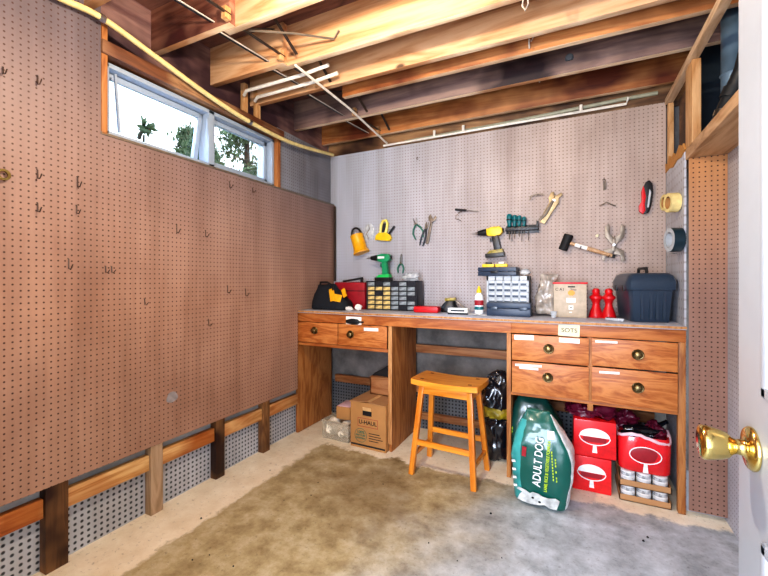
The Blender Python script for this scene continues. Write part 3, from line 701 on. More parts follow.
for i, L in enumerate((.09, .1, .115, .08)): b.bx(.01, .01+L, -.0016, -.0006, .118-i*.018, .123-i*.018)
b.build('print_lines', 'ink', t)
MB().bx(-.145, .145, -.0016, -.0006, .018, .030).build('print_band', 'ink', t)
t = T('wooden_box', 'small brown wooden box resting on the back of the moving box', 'box', (-1.34, 2.72, .352))
b = MB(); b.bx(-.10, .11, 0, .15, 0, .008); b.bx(-.10, .11, 0, .01, 0, .13, .002); b.bx(-.10, .11, .14, .15, 0, .13, .002); b.bx(-.10, -.09, 0, .15, 0, .13, .002); b.bx(.10, .11, 0, .15, 0, .13, .002); b.build('box_body', 'railx', t)
MB().bx(-.102, .112, -.002, .152, .131, .140, .002).build('lid', 'railx', t)
o = MB().prism([(-.10, 0), (.09, 0), (.09, .07), (.03, .085), (-.02, .05), (-.07, .025)], .09, .06, .006).build('black_case', 'blackrub'); o.location = (-1.34, 2.73, .4935); tag(o, 'flat black case lying on the wooden box', 'case')
t = T('storage_bin', 'translucent plastic bin full of white rags', 'bin', (-1.672, 2.57, 0), (0, 0, -3))
b = MB()
for a in ((-.12, .13, 0, .32, .002, .006), (-.12, -.116, 0, .32, .002, .14), (.126, .13, 0, .32, .002, .14), (-.12, .13, 0, .004, .002, .14), (-.12, .13, .316, .32, .002, .14)): b.bx(*a)
b.bx(-.128, .138, -.008, .002, .135, .145); b.bx(-.128, .138, .318, .328, .135, .145); b.bx(-.128, -.118, -.008, .328, .135, .145); b.bx(.128, .138, -.008, .328, .135, .145)
b.build('tub', 'bin', t)
o = MB().ell((-1.735, 2.645, .075), (.058, .08, .066), None, 24, .3, 9, 1).build('white_rag', 'rag'); tag(o, 'crumpled white rag bunched at the near corner of the bin', 'rag')
o = MB().ell((-1.618, 2.645, .07), (.05, .08, .058), None, 24, .3, 9, 2).build('white_rag', 'rag'); tag(o, 'crumpled white rag beside the moving box in the bin', 'rag')
t = T('small_carton', 'small open brown carton resting in the plastic bin on the rags', 'box', (-1.635, 2.63, .147), (0, 0, 3))
b = MB(); b.bx(-.062, .062, 0, .18, 0, .10, .01); b.build('carton', 'card', t)
MB().bx(-.055, .055, .01, .17, .095, .103, .002).build('inner_paper', 'pinkwrap', t)
# ================================================================== under the bench: black sack
o = MB().loft([(0, 0, 0, .085, .11), (0, 0, .02, .10, .13), (0, 0, .12, .098, .13), (.0, 0, .26, .10, .13), (.0, 0, .30, .092, .12), (0, 0, .33, .098, .125), (0, 0, .42, .10, .12), (0, 0, .50, .085, .09), (.01, 0, .56, .06, .05), (.02, 0, .59, .03, .02)], 72, .020, 17, 3, dens=5).build('black_sack', 'plasticblk', ang=70)
o.location = (-.487, 2.86, .012)
sk = o; tag(o, 'shiny black plastic sack with a yellow band behind the stool', 'sack')
MB().loft([(0, 0, .29, .104, .135), (0, 0, .305, .110, .142), (0, 0, .34, .110, .142), (0, 0, .355, .104, .135)], 60, .014, 20, 3, dens=3).build('yellow_band', 'bandy', sk, ang=70)
o = MB()
# rear rails and posts behind knee space
o = MB().bx(-1.99, .48, 3.062, 3.099, .31, .375, .003).build('rear_cross_rail', 'railx'); tag(o, 'brown rail along the rear wall under the bench above the dimpled sheet', 'rail')
o = MB().bx(-1.17, -.39, 3.062, 3.098, .09, .145, .003).build('rear_cross_rail', 'railx'); tag(o, 'lower brown rail across the dark dimpled sheet behind the stool', 'rail')
o = MB().bx(-1.1, -.5, 3.085, 3.099, .378, .44, .002).build('rear_backer_strip', 'cardlt'); tag(o, 'pale board strip above the brown rail behind the stool', 'board')

# ================================================================== under the bench: dog food, red cartons, cans
def feed_bag(label, loc, rotz, s=1.0, front=True, tilt=0):
    t = T('dog_food_bag', label, 'dog food bag', loc, (tilt, 0, rotz))
    secs = [(.0, 0, 0, .122, .07), (0, 0, .012, .135, .085), (0.003, 0, .07, .146, .094), (.006, 0, .16, .158, .10), (.008, 0, .25, .163, .10), (.004, 0, .33, .150, .09), (-.004, 0, .40, .122, .066), (-.014, 0, .455, .088, .042), (-.020, 0, .495, .064, .018), (-.022, 0, .508, .058, .010)]
    secs = [(a*s, b_*s, c*s, d_*s, e*s) for a, b_, c, d_, e in secs]
    n = 48
    def mf(i, k):
        a = 2*math.pi*(i+1)/n; cc = math.cos(a)
        if k < 8 and cc > .77: return 1
        if k < 8 and cc < -.60 and k < 7: return 2
        return 0
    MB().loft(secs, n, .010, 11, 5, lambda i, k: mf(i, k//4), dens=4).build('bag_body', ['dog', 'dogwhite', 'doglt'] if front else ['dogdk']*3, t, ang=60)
    return t
fb = feed_bag('green dog food bag standing out in front of the drawers with white lettering', (-.163, 2.385, .003), -3, 1.0)
def yo(z):  # front of bag: y at height z
    zs = [0, .07, .16, .26, .34, .41, .47, .53]; ys_ = [.075, .094, .10, .10, .089, .064, .034, .008]
    for i in range(7):
        if z <= zs[i+1]: return -(ys_[i]+(ys_[i+1]-ys_[i])*(z-zs[i])/(zs[i+1]-zs[i]))-.014
    return -.02
text('ADULT DOG', .058, (.0, yo(.24)-.002, .26), Matrix.Rotation(R(90), 4, 'X') @ Matrix.Rotation(R(86), 4, 'Z'), 'whiteprint', fb, sx=.80, bold=.0008)
text('LAMB, RICE & VEGETABLE FORMULA', .022, (.045, yo(.24)-.002, .245), Matrix.Rotation(R(90), 4, 'X') @ Matrix.Rotation(R(86), 4, 'Z'), 'lime', fb, sx=.78, bold=.0006)
b = MB()
for i, (x, L, z) in enumerate(((.075, .17, .24), (.092, .15, .22))):
    for k in range(int(L/.016)):
        if rnd.random() < .85: b.box((x+(k*.016)*-.06, yo(.22)-.001, z-.06+k*.016), (.006, .001, .011))
b.build('small_print', 'lime', fb)
b = MB().box((-.075, yo(.29)-.002, .30), (.022, .001, .055), (0, 4, 0)); b.build('badge', 'redbox', fb)
b = MB().box((.060, yo(.41)-.006, .405), (.034, .002, .042), (-24, -4, 0)); b.build('price_sticker', 'whiteprint', fb)
dogp = [(-.11, .03), (-.10, .055), (-.085, .075), (-.115, .085), (-.105, .095), (-.07, .088), (-.045, .075), (-.03, .085), (0, .082), (.02, .072), (.05, .07), (.085, .078), (.105, .07), (.10, .05), (.09, .02), (.06, .018), (.03, .03), (0, .022), (-.04, .018), (-.08, .022)]
MB().prism([(x, z) for x, z in dogp], .004, yo(.06)-.002).build('dog_print', 'greyfur', fb, smooth=False)
b = MB()
for i, z in enumerate((.10, .145, .19, .235)): b.box((-.122-.003*i, yo(z)+.004, z), (.024, .002, .012), (0, -18, -28))
b.build('white_streaks', 'whiteprint', fb)
b = MB()
for x, z in ((-.03, .055), (.005, .04)): b.ell((x, yo(.06)-.0045, z), (.007, .001, .006))
b.build('dog_eyes', 'ink', fb)
feed_bag('dark green dog food bag standing behind the lettered one', (-.225, 2.70, .003), 3, 1.04, False)
gb = [o for o in bpy.data.objects if o.name.startswith('dog_food_bag')][-1]
b = MB()
for k in range(9): b.box((-.135+k*.009, -.098+.006*k, .28+k*.020), (.016, .002, .016), (0, 25, 0))
b.build('lime_print', 'lime', gb)

def carton(label, loc, w, h, rotz, style):
    t = T('drink_carton', label, 'carton', loc, (0, 0, rotz), None)
    MB().bx(-w/2, w/2, 0, .27, .001, h, .006).build('carton_body', 'redcard', t)
    q = MB(); rx, rz = w*.36, h*.22; cz = h*.56
    q.prism([(rx*math.cos(a), cz+rz*1.05*math.sin(a)) for a in [math.pi*i/16 for i in range(17)]], .001, -.0006)
    n = 28; P = []
    q.prism([(-.012, h*.13), (.014, h*.13), (.010, h*.32), (-.008, h*.32)], .001, -.0006)
    q.build('dome_print', 'whiteprint', t, smooth=False)
    q = MB()
    q.tube([(rx*math.cos(a), -.001, cz+rz*.0-rz*abs(math.sin(a))) for a in [math.pi*i/16 for i in range(17)]], .003, 6)
    q.build('outline_print', 'whiteprint', t)
    q = MB(); q.box((0, -.0008, cz-rz*.35), (rx*1.5, .001, rz*.6)); q.build('inner_print', 'redbox', t)
    return t
carton('red cardboard drinks carton standing on the floor under another red carton', (.098, 2.60, 0), .205, .205, 0, 0)
carton('upper red cardboard drinks carton stacked on a red carton', (.114, 2.60, .207), .222, .215, 1, 1)
o = MB().loft([(0, 0, 0, .13, .10), (0, 0, .03, .14, .11), (.0, 0, .055, .11, .08), (0, 0, .07, .05, .04)], 60, .03, 22, 3, dens=5).build('maroon_wrapper', 'maroon', ang=70); o.location = (.10, 2.74, .427); tag(o, 'crumpled dark maroon wrapper on top of the red cartons', 'wrapper')
# trays and cans
def tray(label, z):
    t = T('cardboard_tray', label, 'tray', (.360, 2.585, z))
    b = MB(); w_ = .122
    b.bx(-w_, w_, 0, .25, .0, .004); b.bx(-w_, w_, 0, .004, 0, .034); b.bx(-w_, w_, .246, .25, 0, .034); b.bx(-w_, -w_+.004, 0, .25, 0, .034); b.bx(w_-.004, w_, 0, .25, 0, .034)
    b.build('tray_body', 'cardlt', t); return t
tray('lower shallow cardboard tray of cans on the floor by the bench leg', .001); tray('upper shallow cardboard tray of cans resting on cans', .085)
can0 = None
colw = ['column beside the red cartons', 'middle column', 'column beside the bench leg']
for zi, (zb, tn) in enumerate(((.006, 'lower tray'), (.090, 'upper tray'))):
    for ci, cx in enumerate((.283, .360, .437)):
        for k in range(2):
            lb = '%s pale food can in the %s, %s' % (['bottom', 'top'][k], tn, colw[ci]); loc = (cx, 2.628, zb+k*.0385)
            if can0 is None:
                can0 = T('food_can', lb, 'can', loc, group='food cans in trays')
                MB().lathe([(.034, 0), (.0365, .001), (.0365, .003), (.035, .005), (.035, .033), (.0365, .035), (.0365, .0375), (.034, .038)], (0, 0, 0), seg=24).build('can_body', 'can', can0)
                MB().lathe([(.0353, .010), (.0356, .0105), (.0356, .0265), (.0353, .027)], (0, 0, 0), seg=24).build('can_label', 'canlabel', can0)
            else: dup(can0, loc, None, lb)
# open red bag on the upper cans
t = T('red_drinks_pack', 'torn-open red multipack with black bottles resting on the cans', 'multipack', (.362, 2.60, .1685))
MB().loft([(0, .10, 0, .118, .10), (0, .10, .01, .126, .108), (0, .10, .09, .128, .112), (0, .10, .17, .128, .112), (0, .10, .20, .12, .104), (0, .10, .185, .112, .098), (0, .10, .10, .108, .09)], 40, .008, 14, 6).build('wrap', 'redglossy', t, ang=60)
b = MB(); n = 40; pr = []
for i in range(n):
    a = 2*math.pi*i/n; c_, d_ = math.cos(a), math.sin(a); kk = (abs(c_)**5+abs(d_)**5)**(-.2); pr.append((.124*c_*kk, .10+.108*d_*kk, .195+.018*math.sin(3*a+1)+rnd.uniform(-.004, .004)))
b.tube(pr, .009, 8, True); b.build('torn_rim', 'pinkwrap', t)
b = MB(); b.ell((.0, .10, .145), (.108, .092, .02)); b.build('dark_filling', 'blackrub', t)
q = MB(); q.tube([(.075*math.cos(a), -.018, .105+.045*math.sin(a)) for a in [2*math.pi*i/24 for i in range(24)]], .003, 6, True); q.prism([(-.012, .01), (.014, .01), (.009, .06), (-.007, .06)], .002, -.018); q.build('outline_print', 'whiteprint', t)
MB().ell((0, -.013, .105), (.07, .004, .038)).build('inner_print', 'redbox', t)
for k, (x, y, a) in enumerate(((-.05, .04, 80), (-.035, .10, 76), (.01, .06, 84), (.06, .12, 60), (-.02, .15, 88))):
    lb = ['front', 'second', 'third', 'upright', 'rear'][k]+' dark glass bottle lying in the torn red multipack'
    bt = MB().lathe([(.0, 0), (.026, .002), (.028, .01), (.028, .085), (.014, .115), (.011, .145), (.013, .147), (.012, .155)], (0, 0, 0), seg=18).build('dark_bottle', 'plasticblk')
    bt.location = (.362+x-.06, 2.60+y, .352+.010*(k % 3)); bt.rotation_euler = (0, R(a), R(k*8-10)); tag(bt, lb, 'bottle', 'bottles in the torn multipack')
o = MB().loft([(0, 0, 0, .06, .05), (0, 0, .04, .065, .05), (.01, 0, .07, .04, .035), (.01, 0, .10, .015, .012)], 48, .026, 26, 3, dens=5).build('maroon_wrapper', 'maroon', ang=70); o.location = (.29, 2.79, .355); tag(o, 'crumpled maroon film rising behind the dark bottles', 'wrapper')
o = MB().loft([(0, 0, 0, .035, .03), (0, 0, .05, .045, .04), (.0, 0, .08, .03, .03), (0, 0, .10, .01, .01)], 48, .024, 26, 3, dens=5).build('maroon_wrapper', 'maroon', ang=70); o.location = (.425, 2.70, .335); tag(o, 'crumpled maroon film beside the bottles next to the bench leg', 'wrapper')

# ================================================================== on the bench
Z = 1.0055
# tool bag
t = T('tool_bag', 'black canvas tool bag with yellow patches at the wall end of the bench', 'tool bag', (-1.80, 2.74, Z), (0, 0, 4))
MB().loft([(0, 0, 0, .165, .085), (0, 0, .01, .175, .09), (-.01, 0, .06, .17, .088), (-.035, 0, .12, .13, .065), (-.05, 0, .17, .10, .04), (-.055, 0, .20, .085, .022), (-.055, 0, .21, .08, .012)], 36, .012, 12, 4).build('bag_body', 'navybag', t, ang=60)
MB().box((.035, -.078, .125), (.045, .012, .11), (-22, -22, 0), .004).build('yellow_strap', 'yellow2', t)
MB().box((.085, -.085, .10), (.075, .012, .06), (-15, 8, 0), .004).build('yellow_patch', 'yellow2', t)
MB().box((.135, -.06, .14), (.035, .012, .075), (-20, -30, 0), .004).build('yellow_strap', 'yellow2', t)
MB().tube([(-.11, -.02, .205), (-.10, -.03, .225), (-.03, -.04, .225), (.02, -.05, .20), (.04, -.07, .16)], .009, 8).build('handle', 'black', t)
o = MB().ell((-1.60, 2.665, Z+.018), (.035, .02, .016), None, 18, .4, 9, 5).build('paper_scrap', 'paper'); tag(o, 'crumpled white scrap at the foot of the black tool bag', 'scrap')
o = MB().ell((-1.535, 2.70, Z+.028), (.028, .02, .026), None, 18, .4, 9, 6).build('paper_scrap', 'paper'); tag(o, 'crumpled white wad between red case and drawer cabinet', 'scrap')
t = T('red_case', 'dull red case with a black lever handle behind the black bag', 'case', (-1.705, 2.92, Z), (0, 0, 0))
MB().bx(-.15, .15, -.08, .10, 0, .225, .012).build('case_body', 'redbox', t); MB().bx(-.151, .151, -.082, -.076, .15, .156).build('lid_seam', 'ink', t)
MB().bar((-.09, -.02, .232), (.10, -.02, .262), .022, .016, .004).build('handle', 'black', t); MB().box((-.08, -.02, .232), (.03, .02, .022), None, .003).build('handle_bracket', 'black', t); MB().box((.09, -.02, .24), (.02, .02, .034), None, .003).build('handle_bracket', 'black', t)
# organiser 1
t = T('parts_cabinet', 'charcoal parts cabinet of small yellowed and clear drawers', 'parts cabinet', (-1.322, 2.85, Z))
b = MB(); W1, H1, D1 = .445, .237, .15
b.bx(-W1/2, W1/2, .02, D1, 0, H1, .003)
nC, nR = 6, 6; cw = (W1-.02)/nC; rh = (H1-.01)/nR
for i in range(nC+1): b.bx(-W1/2+.01+i*cw-.004 if i else -W1/2, -W1/2+.01+i*cw+.004 if i < nC else W1/2, 0, .03, 0, H1)
for j in range(nR+1): b.bx(-W1/2, W1/2, 0, .03, max(0, j*rh+.005-.003), min(H1, j*rh+.005+.003))
b.build('cabinet_frame', 'chark', t)
for i in range(nC):
    for j in range(nR):
        x = -W1/2+.01+(i+.5)*cw; z = .005+(j+.5)*rh; m_ = 'draweryel' if (i < 3 and j < 5) else 'drawergrey'
        if j == 5: m_ = 'chark' if i % 2 else 'drawergrey'
        if (i, j) in ((1, 3), (4, 0), (5, 2)): m_ = 'chark'
        MB().prism([(-cw/2+.006, -rh/2+.005), (cw/2-.006, -rh/2+.005), (cw/2-.006, rh/2-.006), (-cw/2+.006, rh/2-.006)], .018, 0).box((0, -.012, -.004), (cw*.5, .008, .006)).build('small_drawer', m_, t).location = (x, .008, z)
# bag on organiser
o = MB().ell((0, 0, .03), (.07, .04, .032), None, 24, .6, 9, 9).build('plastic_bag', 'clearfilm', ang=70); o.location = (-1.17, 2.92, Z+.238); tag(o, 'small crumpled clear bag on top of the charcoal parts cabinet', 'bag')
# green drill
def drill(name, label, loc, rot, mb, ma, mbat, s=1.0):
    t = T(name, label, 'drill', loc, rot)
    # profile in XZ: bit points -X; base at z=0
    MB().prism([(s*x, s*z) for x, z in [(-.036, .150), (-.036, .192), (.0, .202), (.052, .20), (.068, .186), (.070, .160), (.052, .142), (.02, .138), (-.012, .140)]], .052*s, 0, .010*s).build('drill_body', mb, t)
    MB().cyl((.070*s, 0, .173*s), (.074*s, 0, .173*s), .016*s, .014*s, 14).build('rear_cap', 'black', t)
    MB().cyl((-.035*s, 0, .172*s), (-.060*s, 0, .172*s), .024*s, .022*s, 18).cyl((-.060*s, 0, .172*s), (-.095*s, 0, .172*s), .021*s, .015*s, 18).build('chuck', 'black', t)
    MB().cyl((-.095*s, 0, .172*s), (-.108*s, 0, .172*s), .010*s, .007*s, 10).cyl((-.108*s, 0, .172*s), (-.135*s, 0, .172*s), .0045*s, .003*s, 10).build('bit', 'steel', t)
    MB().prism([(s*x, s*z) for x, z in [(.004, .046), (.050, .046), (.038, .145), (.000, .142)]], .042*s, 0, .009*s).build('grip', ma, t)
    MB().box((-.010*s, 0, .118*s), (.016*s, .016*s, .026*s), (0, 12, 0), .003*s).build('trigger', ma, t)
    MB().prism([(s*x, s*z) for x, z in [(-.045, .024), (-.02, .046), (.062, .050), (.066, .024)]], .060*s, 0, .006*s).build('foot', mb if mbat != 'x' else ma, t)
    MB().prism([(s*x, s*z) for x, z in [(-.052, 0), (-.052, .026), (.07, .026), (.07, 0)]], .07*s, 0, .006*s).build('battery', mbat, t)
    return t
x, z = PY(382, 280, 2.93)
drill('green_drill', 'green cordless drill standing on the charcoal parts cabinet', (x, 2.94, Z+.2375), (0, 0, 0), 'green', 'greendk', 'black', 1.12)
t = [o for o in bpy.data.objects if o.name == 'green_drill'][0]
for c in t.children:
    if c.name.startswith('foot'): c.data.materials[0] = M['green2']
    if c.name.startswith('grip'): c.data.materials[0] = M['green']
MB().box((0, -.030, .195), (.06, .003, .018)).build('brand_plate', 'whiteprint', t)
# red pouch etc
t = T('red_pouch', 'flat red zip case lying beside the charcoal parts cabinet', 'case', (-.99, 2.79, Z), (0, 0, 3))
MB().box((0, 0, .024), (.19, .10, .046), None, .014).build('case_body', 'red', t); MB().box((0, 0, .024), (.192, .102, .004), None, .001).build('zip', 'redbox', t)
t = T('black_gadget', 'black sander-like tool with a yellow cap near the red case', 'power tool', (-.85, 2.90, Z), (0, 0, 10))
MB().loft([(0, 0, 0, .065, .04), (0, 0, .03, .07, .045), (.0, 0, .06, .05, .035), (.01, 0, .085, .035, .03)], 24, .003, 20, 3).build('tool_body', 'black', t)
MB().box((.01, -.005, .098), (.085, .06, .022), (0, -4, 0), .006).build('yellow_cap', 'bandy', t); MB().tube([(-.06, -.02, .03), (-.11, -.03, .016), (-.15, -.02, .010), (-.17, .0, .008)], [.018, .013, .008, .007], 8).build('tail', 'black', t)
MB().bar((.05, 0, .085), (.12, 0, .03), .03, .012, .003).build('guard', 'steeldk', t)
t = T('white_box', 'small white and black box lying in front of the black tool', 'box', (-.735, 2.74, Z), (0, 0, 2))
MB().bx(-.07, .07, -.035, .035, 0, .045, .003).build('box_body', 'paper', t); MB().bx(-.071, .071, -.036, -.030, 0, .014).build('dark_base', 'black', t); MB().bx(-.05, .05, -.0358, -.034, .022, .034).build('dark_label', 'chark', t)
t = T('glue_bottle', 'white glue bottle with yellow cap and red label', 'glue bottle', (-.612, 2.84, Z), (0, 0, 0))
MB().lathe([(.026, 0), (.031, .004), (.031, .10), (.028, .13), (.014, .15), (.012, .155)], seg=24, sy=.7).build('bottle_body', 'whiteprint', t)
MB().lathe([(.0315, .062), (.0318, .063), (.0318, .098), (.0315, .099)], seg=24, sy=.71).build('red_label', 'redbox', t); MB().lathe([(.0315, .03), (.0318, .031), (.0318, .052), (.0315, .053)], seg=24, sy=.71).build('blue_label', 'teal', t)
MB().lathe([(.018, .152), (.018, .17), (.010, .185), (.006, .20)], seg=20).build('cap', 'yellow', t)
o = MB().box((0, 0, .002), (.12, .06, .002), (0, 3, 12)).build('paper_slip', 'paper'); o.location = (-.60, 2.74, Z+.002); tag(o, 'white slip of paper lying before the glue bottle', 'paper')
# organiser 2
t = T('parts_cabinet', 'pale grey parts cabinet of twenty clear drawers behind the navy case', 'parts cabinet', (-.417, 2.85, Z))
b = MB(); W2, H2 = .285, .272
b.bx(-W2/2, W2/2, .02, .12, 0, H2, .003); nC, nR = 5, 4; z_0 = .075; cw = (W2-.016)/nC; rh = (H2-z_0-.03)/nR
b.bx(-W2/2, W2/2, 0, .03, 0, z_0); b.bx(-W2/2, W2/2, 0, .03, H2-.03, H2)
for i in range(nC+1): b.bx(-W2/2+.008+i*cw-.003 if i else -W2/2, -W2/2+.008+i*cw+.003 if i < nC else W2/2, 0, .03, 0, H2)
for j in range(nR+1): b.bx(-W2/2, W2/2, 0, .03, z_0+j*rh-.0025, z_0+j*rh+.0025)
b.build('cabinet_frame', 'greyframe', t)
MB().bx(W2/2-.002, W2/2+.004, .005, .121, 0, H2).build('dark_side', 'chark', t)
for i in range(nC):
    for j in range(nR):
        q = MB(); q.bx(-cw/2+.005, cw/2-.005, 0, .012, -rh/2+.004, -.001); q.bx(-cw/2+.005, cw/2-.005, -.006, .010, .002, rh/2-.004)
        o = q.build('small_drawer', 'drawerclr', t); o.location = (-W2/2+.008+(i+.5)*cw, .006, z_0+(j+.5)*rh)
        MB().bx(-cw/2+.007, cw/2-.007, -.002, 0, -rh/2+.005, -.001).build('drawer_pull', 'navy', o)
t = T('navy_case', 'flat navy plastic case lying before the grey parts cabinet', 'case', (-.392, 2.77, Z), (0, 0, 0))
MB().bx(-.142, .142, -.05, .07, 0, .052, .006).build('case_base', 'navy', t); MB().bx(-.142, .142, -.05, .07, .054, .092, .006).build('lid', 'navy', t)
for x in (-.095, .095): MB().box((x, -.052, .052), (.05, .006, .022), None, .002).build('latch', 'navy2', t)
t = T('navy_case', 'navy plastic case on top of the grey parts cabinet', 'case', (-.475, 2.88, Z+.2735), (0, 0, -6))
MB().bx(-.14, .13, -.06, .06, 0, .030, .005).build('case_base', 'navy', t); MB().bx(-.14, .13, -.06, .06, .031, .062, .005).build('lid', 'navy', t)
MB().box((-.02, -.064, .028), (.05, .008, .018), None, .002).build('latch', 'black', t)
for k, (x, lb) in enumerate(((-.55, 'yellow and black drill battery on the navy case, nearer the glue bottle'), (-.46, 'yellow drill battery on the navy case, nearer the tall clear bag'))):
    bt = T('drill_battery', lb, 'battery', (x, 2.875, Z+.337), (0, 0, 5*k), 'drill batteries on the navy case')
    MB().bx(-.042, .042, -.03, .03, 0, .022, .004).build('battery_body', 'yellow', bt); MB().bx(-.018, .020, -.031, .031, .0225, .036, .003).build('terminal_block', 'black' if k == 0 else 'paper', bt)
# clear bag of hardware
o = MB().loft([(0, 0, 0, .055, .04), (0, 0, .01, .065, .048), (0, 0, .09, .060, .04), (.0, 0, .15, .055, .03), (.015, 0, .21, .05, .02), (.025, 0, .25, .055, .014), (.03, 0, .265, .05, .008)], 60, .018, 16, 3, dens=4).build('plastic_bag', 'clearbag', ang=70)
o.location = (-.175, 2.90, Z+.012); tag(o, 'tall clear plastic bag of hardware beside the pale parts cabinet', 'bag')
o = MB().ell((0, 0, .025), (.035, .025, .022), None, 18, .5, 9, 12).build('plastic_bag', 'clearfilm', ang=70); o.location = (-.305, 2.91, Z+.276); tag(o, 'little clear bag on the end of the pale parts cabinet', 'bag')
# beige box with red lid
t = T('beige_box', 'beige metal box with red lid and stickers', 'box', (-.018, 2.82, Z))
MB().bx(-.0975, .0975, 0, .14, 0, .218, .004).build('box_body', 'beige', t); MB().bx(-.103, .103, -.004, .145, .2185, .230, .003).build('lid', 'red', t)
MB().bx(-.012, .030, -.0015, 0, .196, .204).build('label_slot', 'ink', t)
MB().prism([(.008+.024*math.cos(a)*(1 if i % 2 else .82), .160+.020*math.sin(a)*(1 if i % 2 else .82)) for i, a in enumerate([2*math.pi*k/16 for k in range(16)])], .0012, -.0008).build('orange_sticker', 'orangesticker', t)
MB().box((.006, -.0008, .112), (.055, .0012, .030)).box((.006, -.0008, .065), (.028, .0012, .028)).box((.004, -.0008, .034), (.016, .0012, .007)).build('white_sticker', 'paper', t)
MB().box((.006, -.0016, .065), (.008, .0006, .008)).build('sticker_mark', 'ink', t)
text('C A1', .026, (-.06, -.0008, .182), FR, 'ink', t); text('2mo', .020, (.02, -.0008, .182), FR, 'ink', t)
t = T('plastic_cup', 'small clear plastic cup before the beige box', 'cup', (-.112, 2.745, Z))
MB().lathe([(.012, 0), (.014, .001), (.021, .042), (.0195, .042), (.0125, .004), (.001, .004)], seg=20).build('cup_body', 'clearfilm', t)
# red jacks
t = T('red_spool_stand', 'red waisted plastic stand next to the beige box', 'stand', (.135, 2.90, Z), group='red waisted stands')
MB().lathe([(.036, 0), (.037, .004), (.030, .035), (.020, .065), (.017, .085), (.022, .105), (.033, .118), (.033, .130), (.022, .138), (.017, .150), (.020, .160), (.016, .174), (.006, .18)], seg=20).build('stand_body', 'red', t); t.scale = (1.18, 1.18, 1.06)
dup(t, (.208, 2.90, Z), None, 'red waisted plastic stand next to the dark toolbox')
# toolbox
t = T('toolbox', 'large dark blue-grey plastic toolbox at the end of the bench', 'toolbox', (.30, 2.655, Z), (0, 0, 9))
MB().loft([(.112, .17, 0, .095, .145), (.112, .17, .004, .098, .148), (.112, .17, .18, .112, .162), (.112, .17, .186, .112, .162)], 48, 0, 1, 14).build('tub', 'navy2', t)
MB().loft([(.112, .17, .187, .124, .174), (.112, .17, .20, .127, .177), (.112, .17, .235, .127, .177), (.112, .17, .27, .112, .165), (.112, .17, .283, .095, .15), (.112, .17, .285, .08, .135)], 48, 0, 1, 12).build('lid', 'navy2', t)
b = MB()
for x in (.055, .10, .13, .165): b.prism([(x, .02), (x+.012, .02), (x+.013, .175), (x, .175)], .012, .012)
b.build('front_ribs', 'navy2', t)
MB().tube([(.112, .10, .283), (.112, .11, .315), (.112, .24, .315), (.112, .25, .283)], .009, 8).build('handle', 'black', t)
MB().box((-.012, .09, .195), (.012, .04, .035), None, .003).build('latch', 'black', t); MB().box((-.012, .25, .195), (.012, .04, .035), None, .003).build('latch', 'black', t)
t = T('pocket_tool', 'small grey and white pocket tool lying before the toolbox', 'tool', (.225, 2.70, Z), (0, 0, -25))
MB().box((0, 0, .009), (.10, .022, .016), None, .004).build('tool_body', 'silver', t); MB().box((-.03, 0, .0175), (.03, .018, .002)).build('tool_button', 'ink', t)

# ================================================================== tools on the back wall  (face at Y = 3.064)
WYF = 3.062
def peg(t, x, z, L=.03): MB().tube([(x, .0, z), (x, -L, z), (x, -L-.004, z+.012)], .0018, 6).build('peg_hook', 'hook', t)
def WT(name, label, cat, u, v, off=0, rot=0, group=None):
    x, z = PY(u, v, WYF-off); return T(name, label, cat, (x, WYF-off, z), (0, rot, 0), group)
t = WT('hand_lantern', 'amber plastic lantern with black loop handle on the pegboard', 'lantern', 359, 244, .06, -18)
MB().lathe([(.072, -.085), (.074, -.078), (.066, -.062), (.060, -.05), (.056, .06), (.058, .065), (.058, .082), (.05, .088)], seg=28).build('lantern_body', 'yellow2', t)
MB().tube([(.048*math.cos(a), 0, .085+.062*math.sin(a)) for a in [math.pi*i/14 for i in range(15)]], .009, 8).build('handle', 'black', t)
t = WT('blister_pack', 'clear blister pack with wire hanging beside the amber lantern', 'packaging', 369, 232, .012, 8)
MB().ell((0, 0, 0), (.045, .010, .075), None, 20, .3, 8, 3).build('pack', 'clearfilm', t, ang=60); MB().tube([(-.01, -.012, .06), (.01, -.014, .03), (-.015, -.014, -.02), (.012, -.012, -.06)], .003, 6).build('wire', 'steeldk', t)
t = WT('staple_gun', 'yellow staple gun with black lever hung on the pegboard', 'staple gun', 384, 232, .03, 6)
MB().prism([(-.075, -.075), (.065, -.075), (.08, -.045), (.06, -.02), (.025, -.005), (-.045, -.01), (-.072, -.035)], .035, 0, .006).build('gun_body', 'yellow', t)
MB().tube([(-.035, 0, -.01), (-.034, 0, .06), (-.02, 0, .095), (.01, 0, .10), (.025, 0, .075), (.022, 0, .02), (.015, 0, -.01)], .012, 8).build('handle_loop', 'yellowpale', t)
MB().prism([(-.022, .0), (.010, .0), (.012, .075), (-.018, .075)], .012, .006).build('handle_window', 'chark', t)
MB().bar((.045, 0, -.02), (.095, 0, .055), .020, .014, .003).build('lever', 'black', t); peg(t, -.02, .11)
def pliers(t, hl, jl, mg, spread_=.03, open_=.0, mh='steel'):
    for s in (-1, 1):
        MB().tube([(0, 0, 0), (s*spread_*.7, -.002, -hl*.3), (s*spread_, -.002, -hl*.6), (s*spread_*.75, -.002, -hl)], [.007, .008, .008, .006], 8).build('grip', mg, t)
        MB().prism([(s*.001, -.012), (s*.013, -.004), (s*(.011+open_*.5), jl*.45), (s*(.004+open_), jl), (s*(.0015+open_*.8), jl), (s*.001, .004)], .009, 0, .001).build('jaw', mh, t)
    MB().cyl((0, -.007, 0), (0, .006, 0), .008, seg=12).build('rivet', 'steeldk', t); peg(t, 0, -.02, .01)
t = WT('slip_pliers', 'slip-joint pliers with green grips and open jaws on the wall', 'pliers', 416, 224, .014, -14); pliers(t, .125, .05, 'greendk', .045, .012)
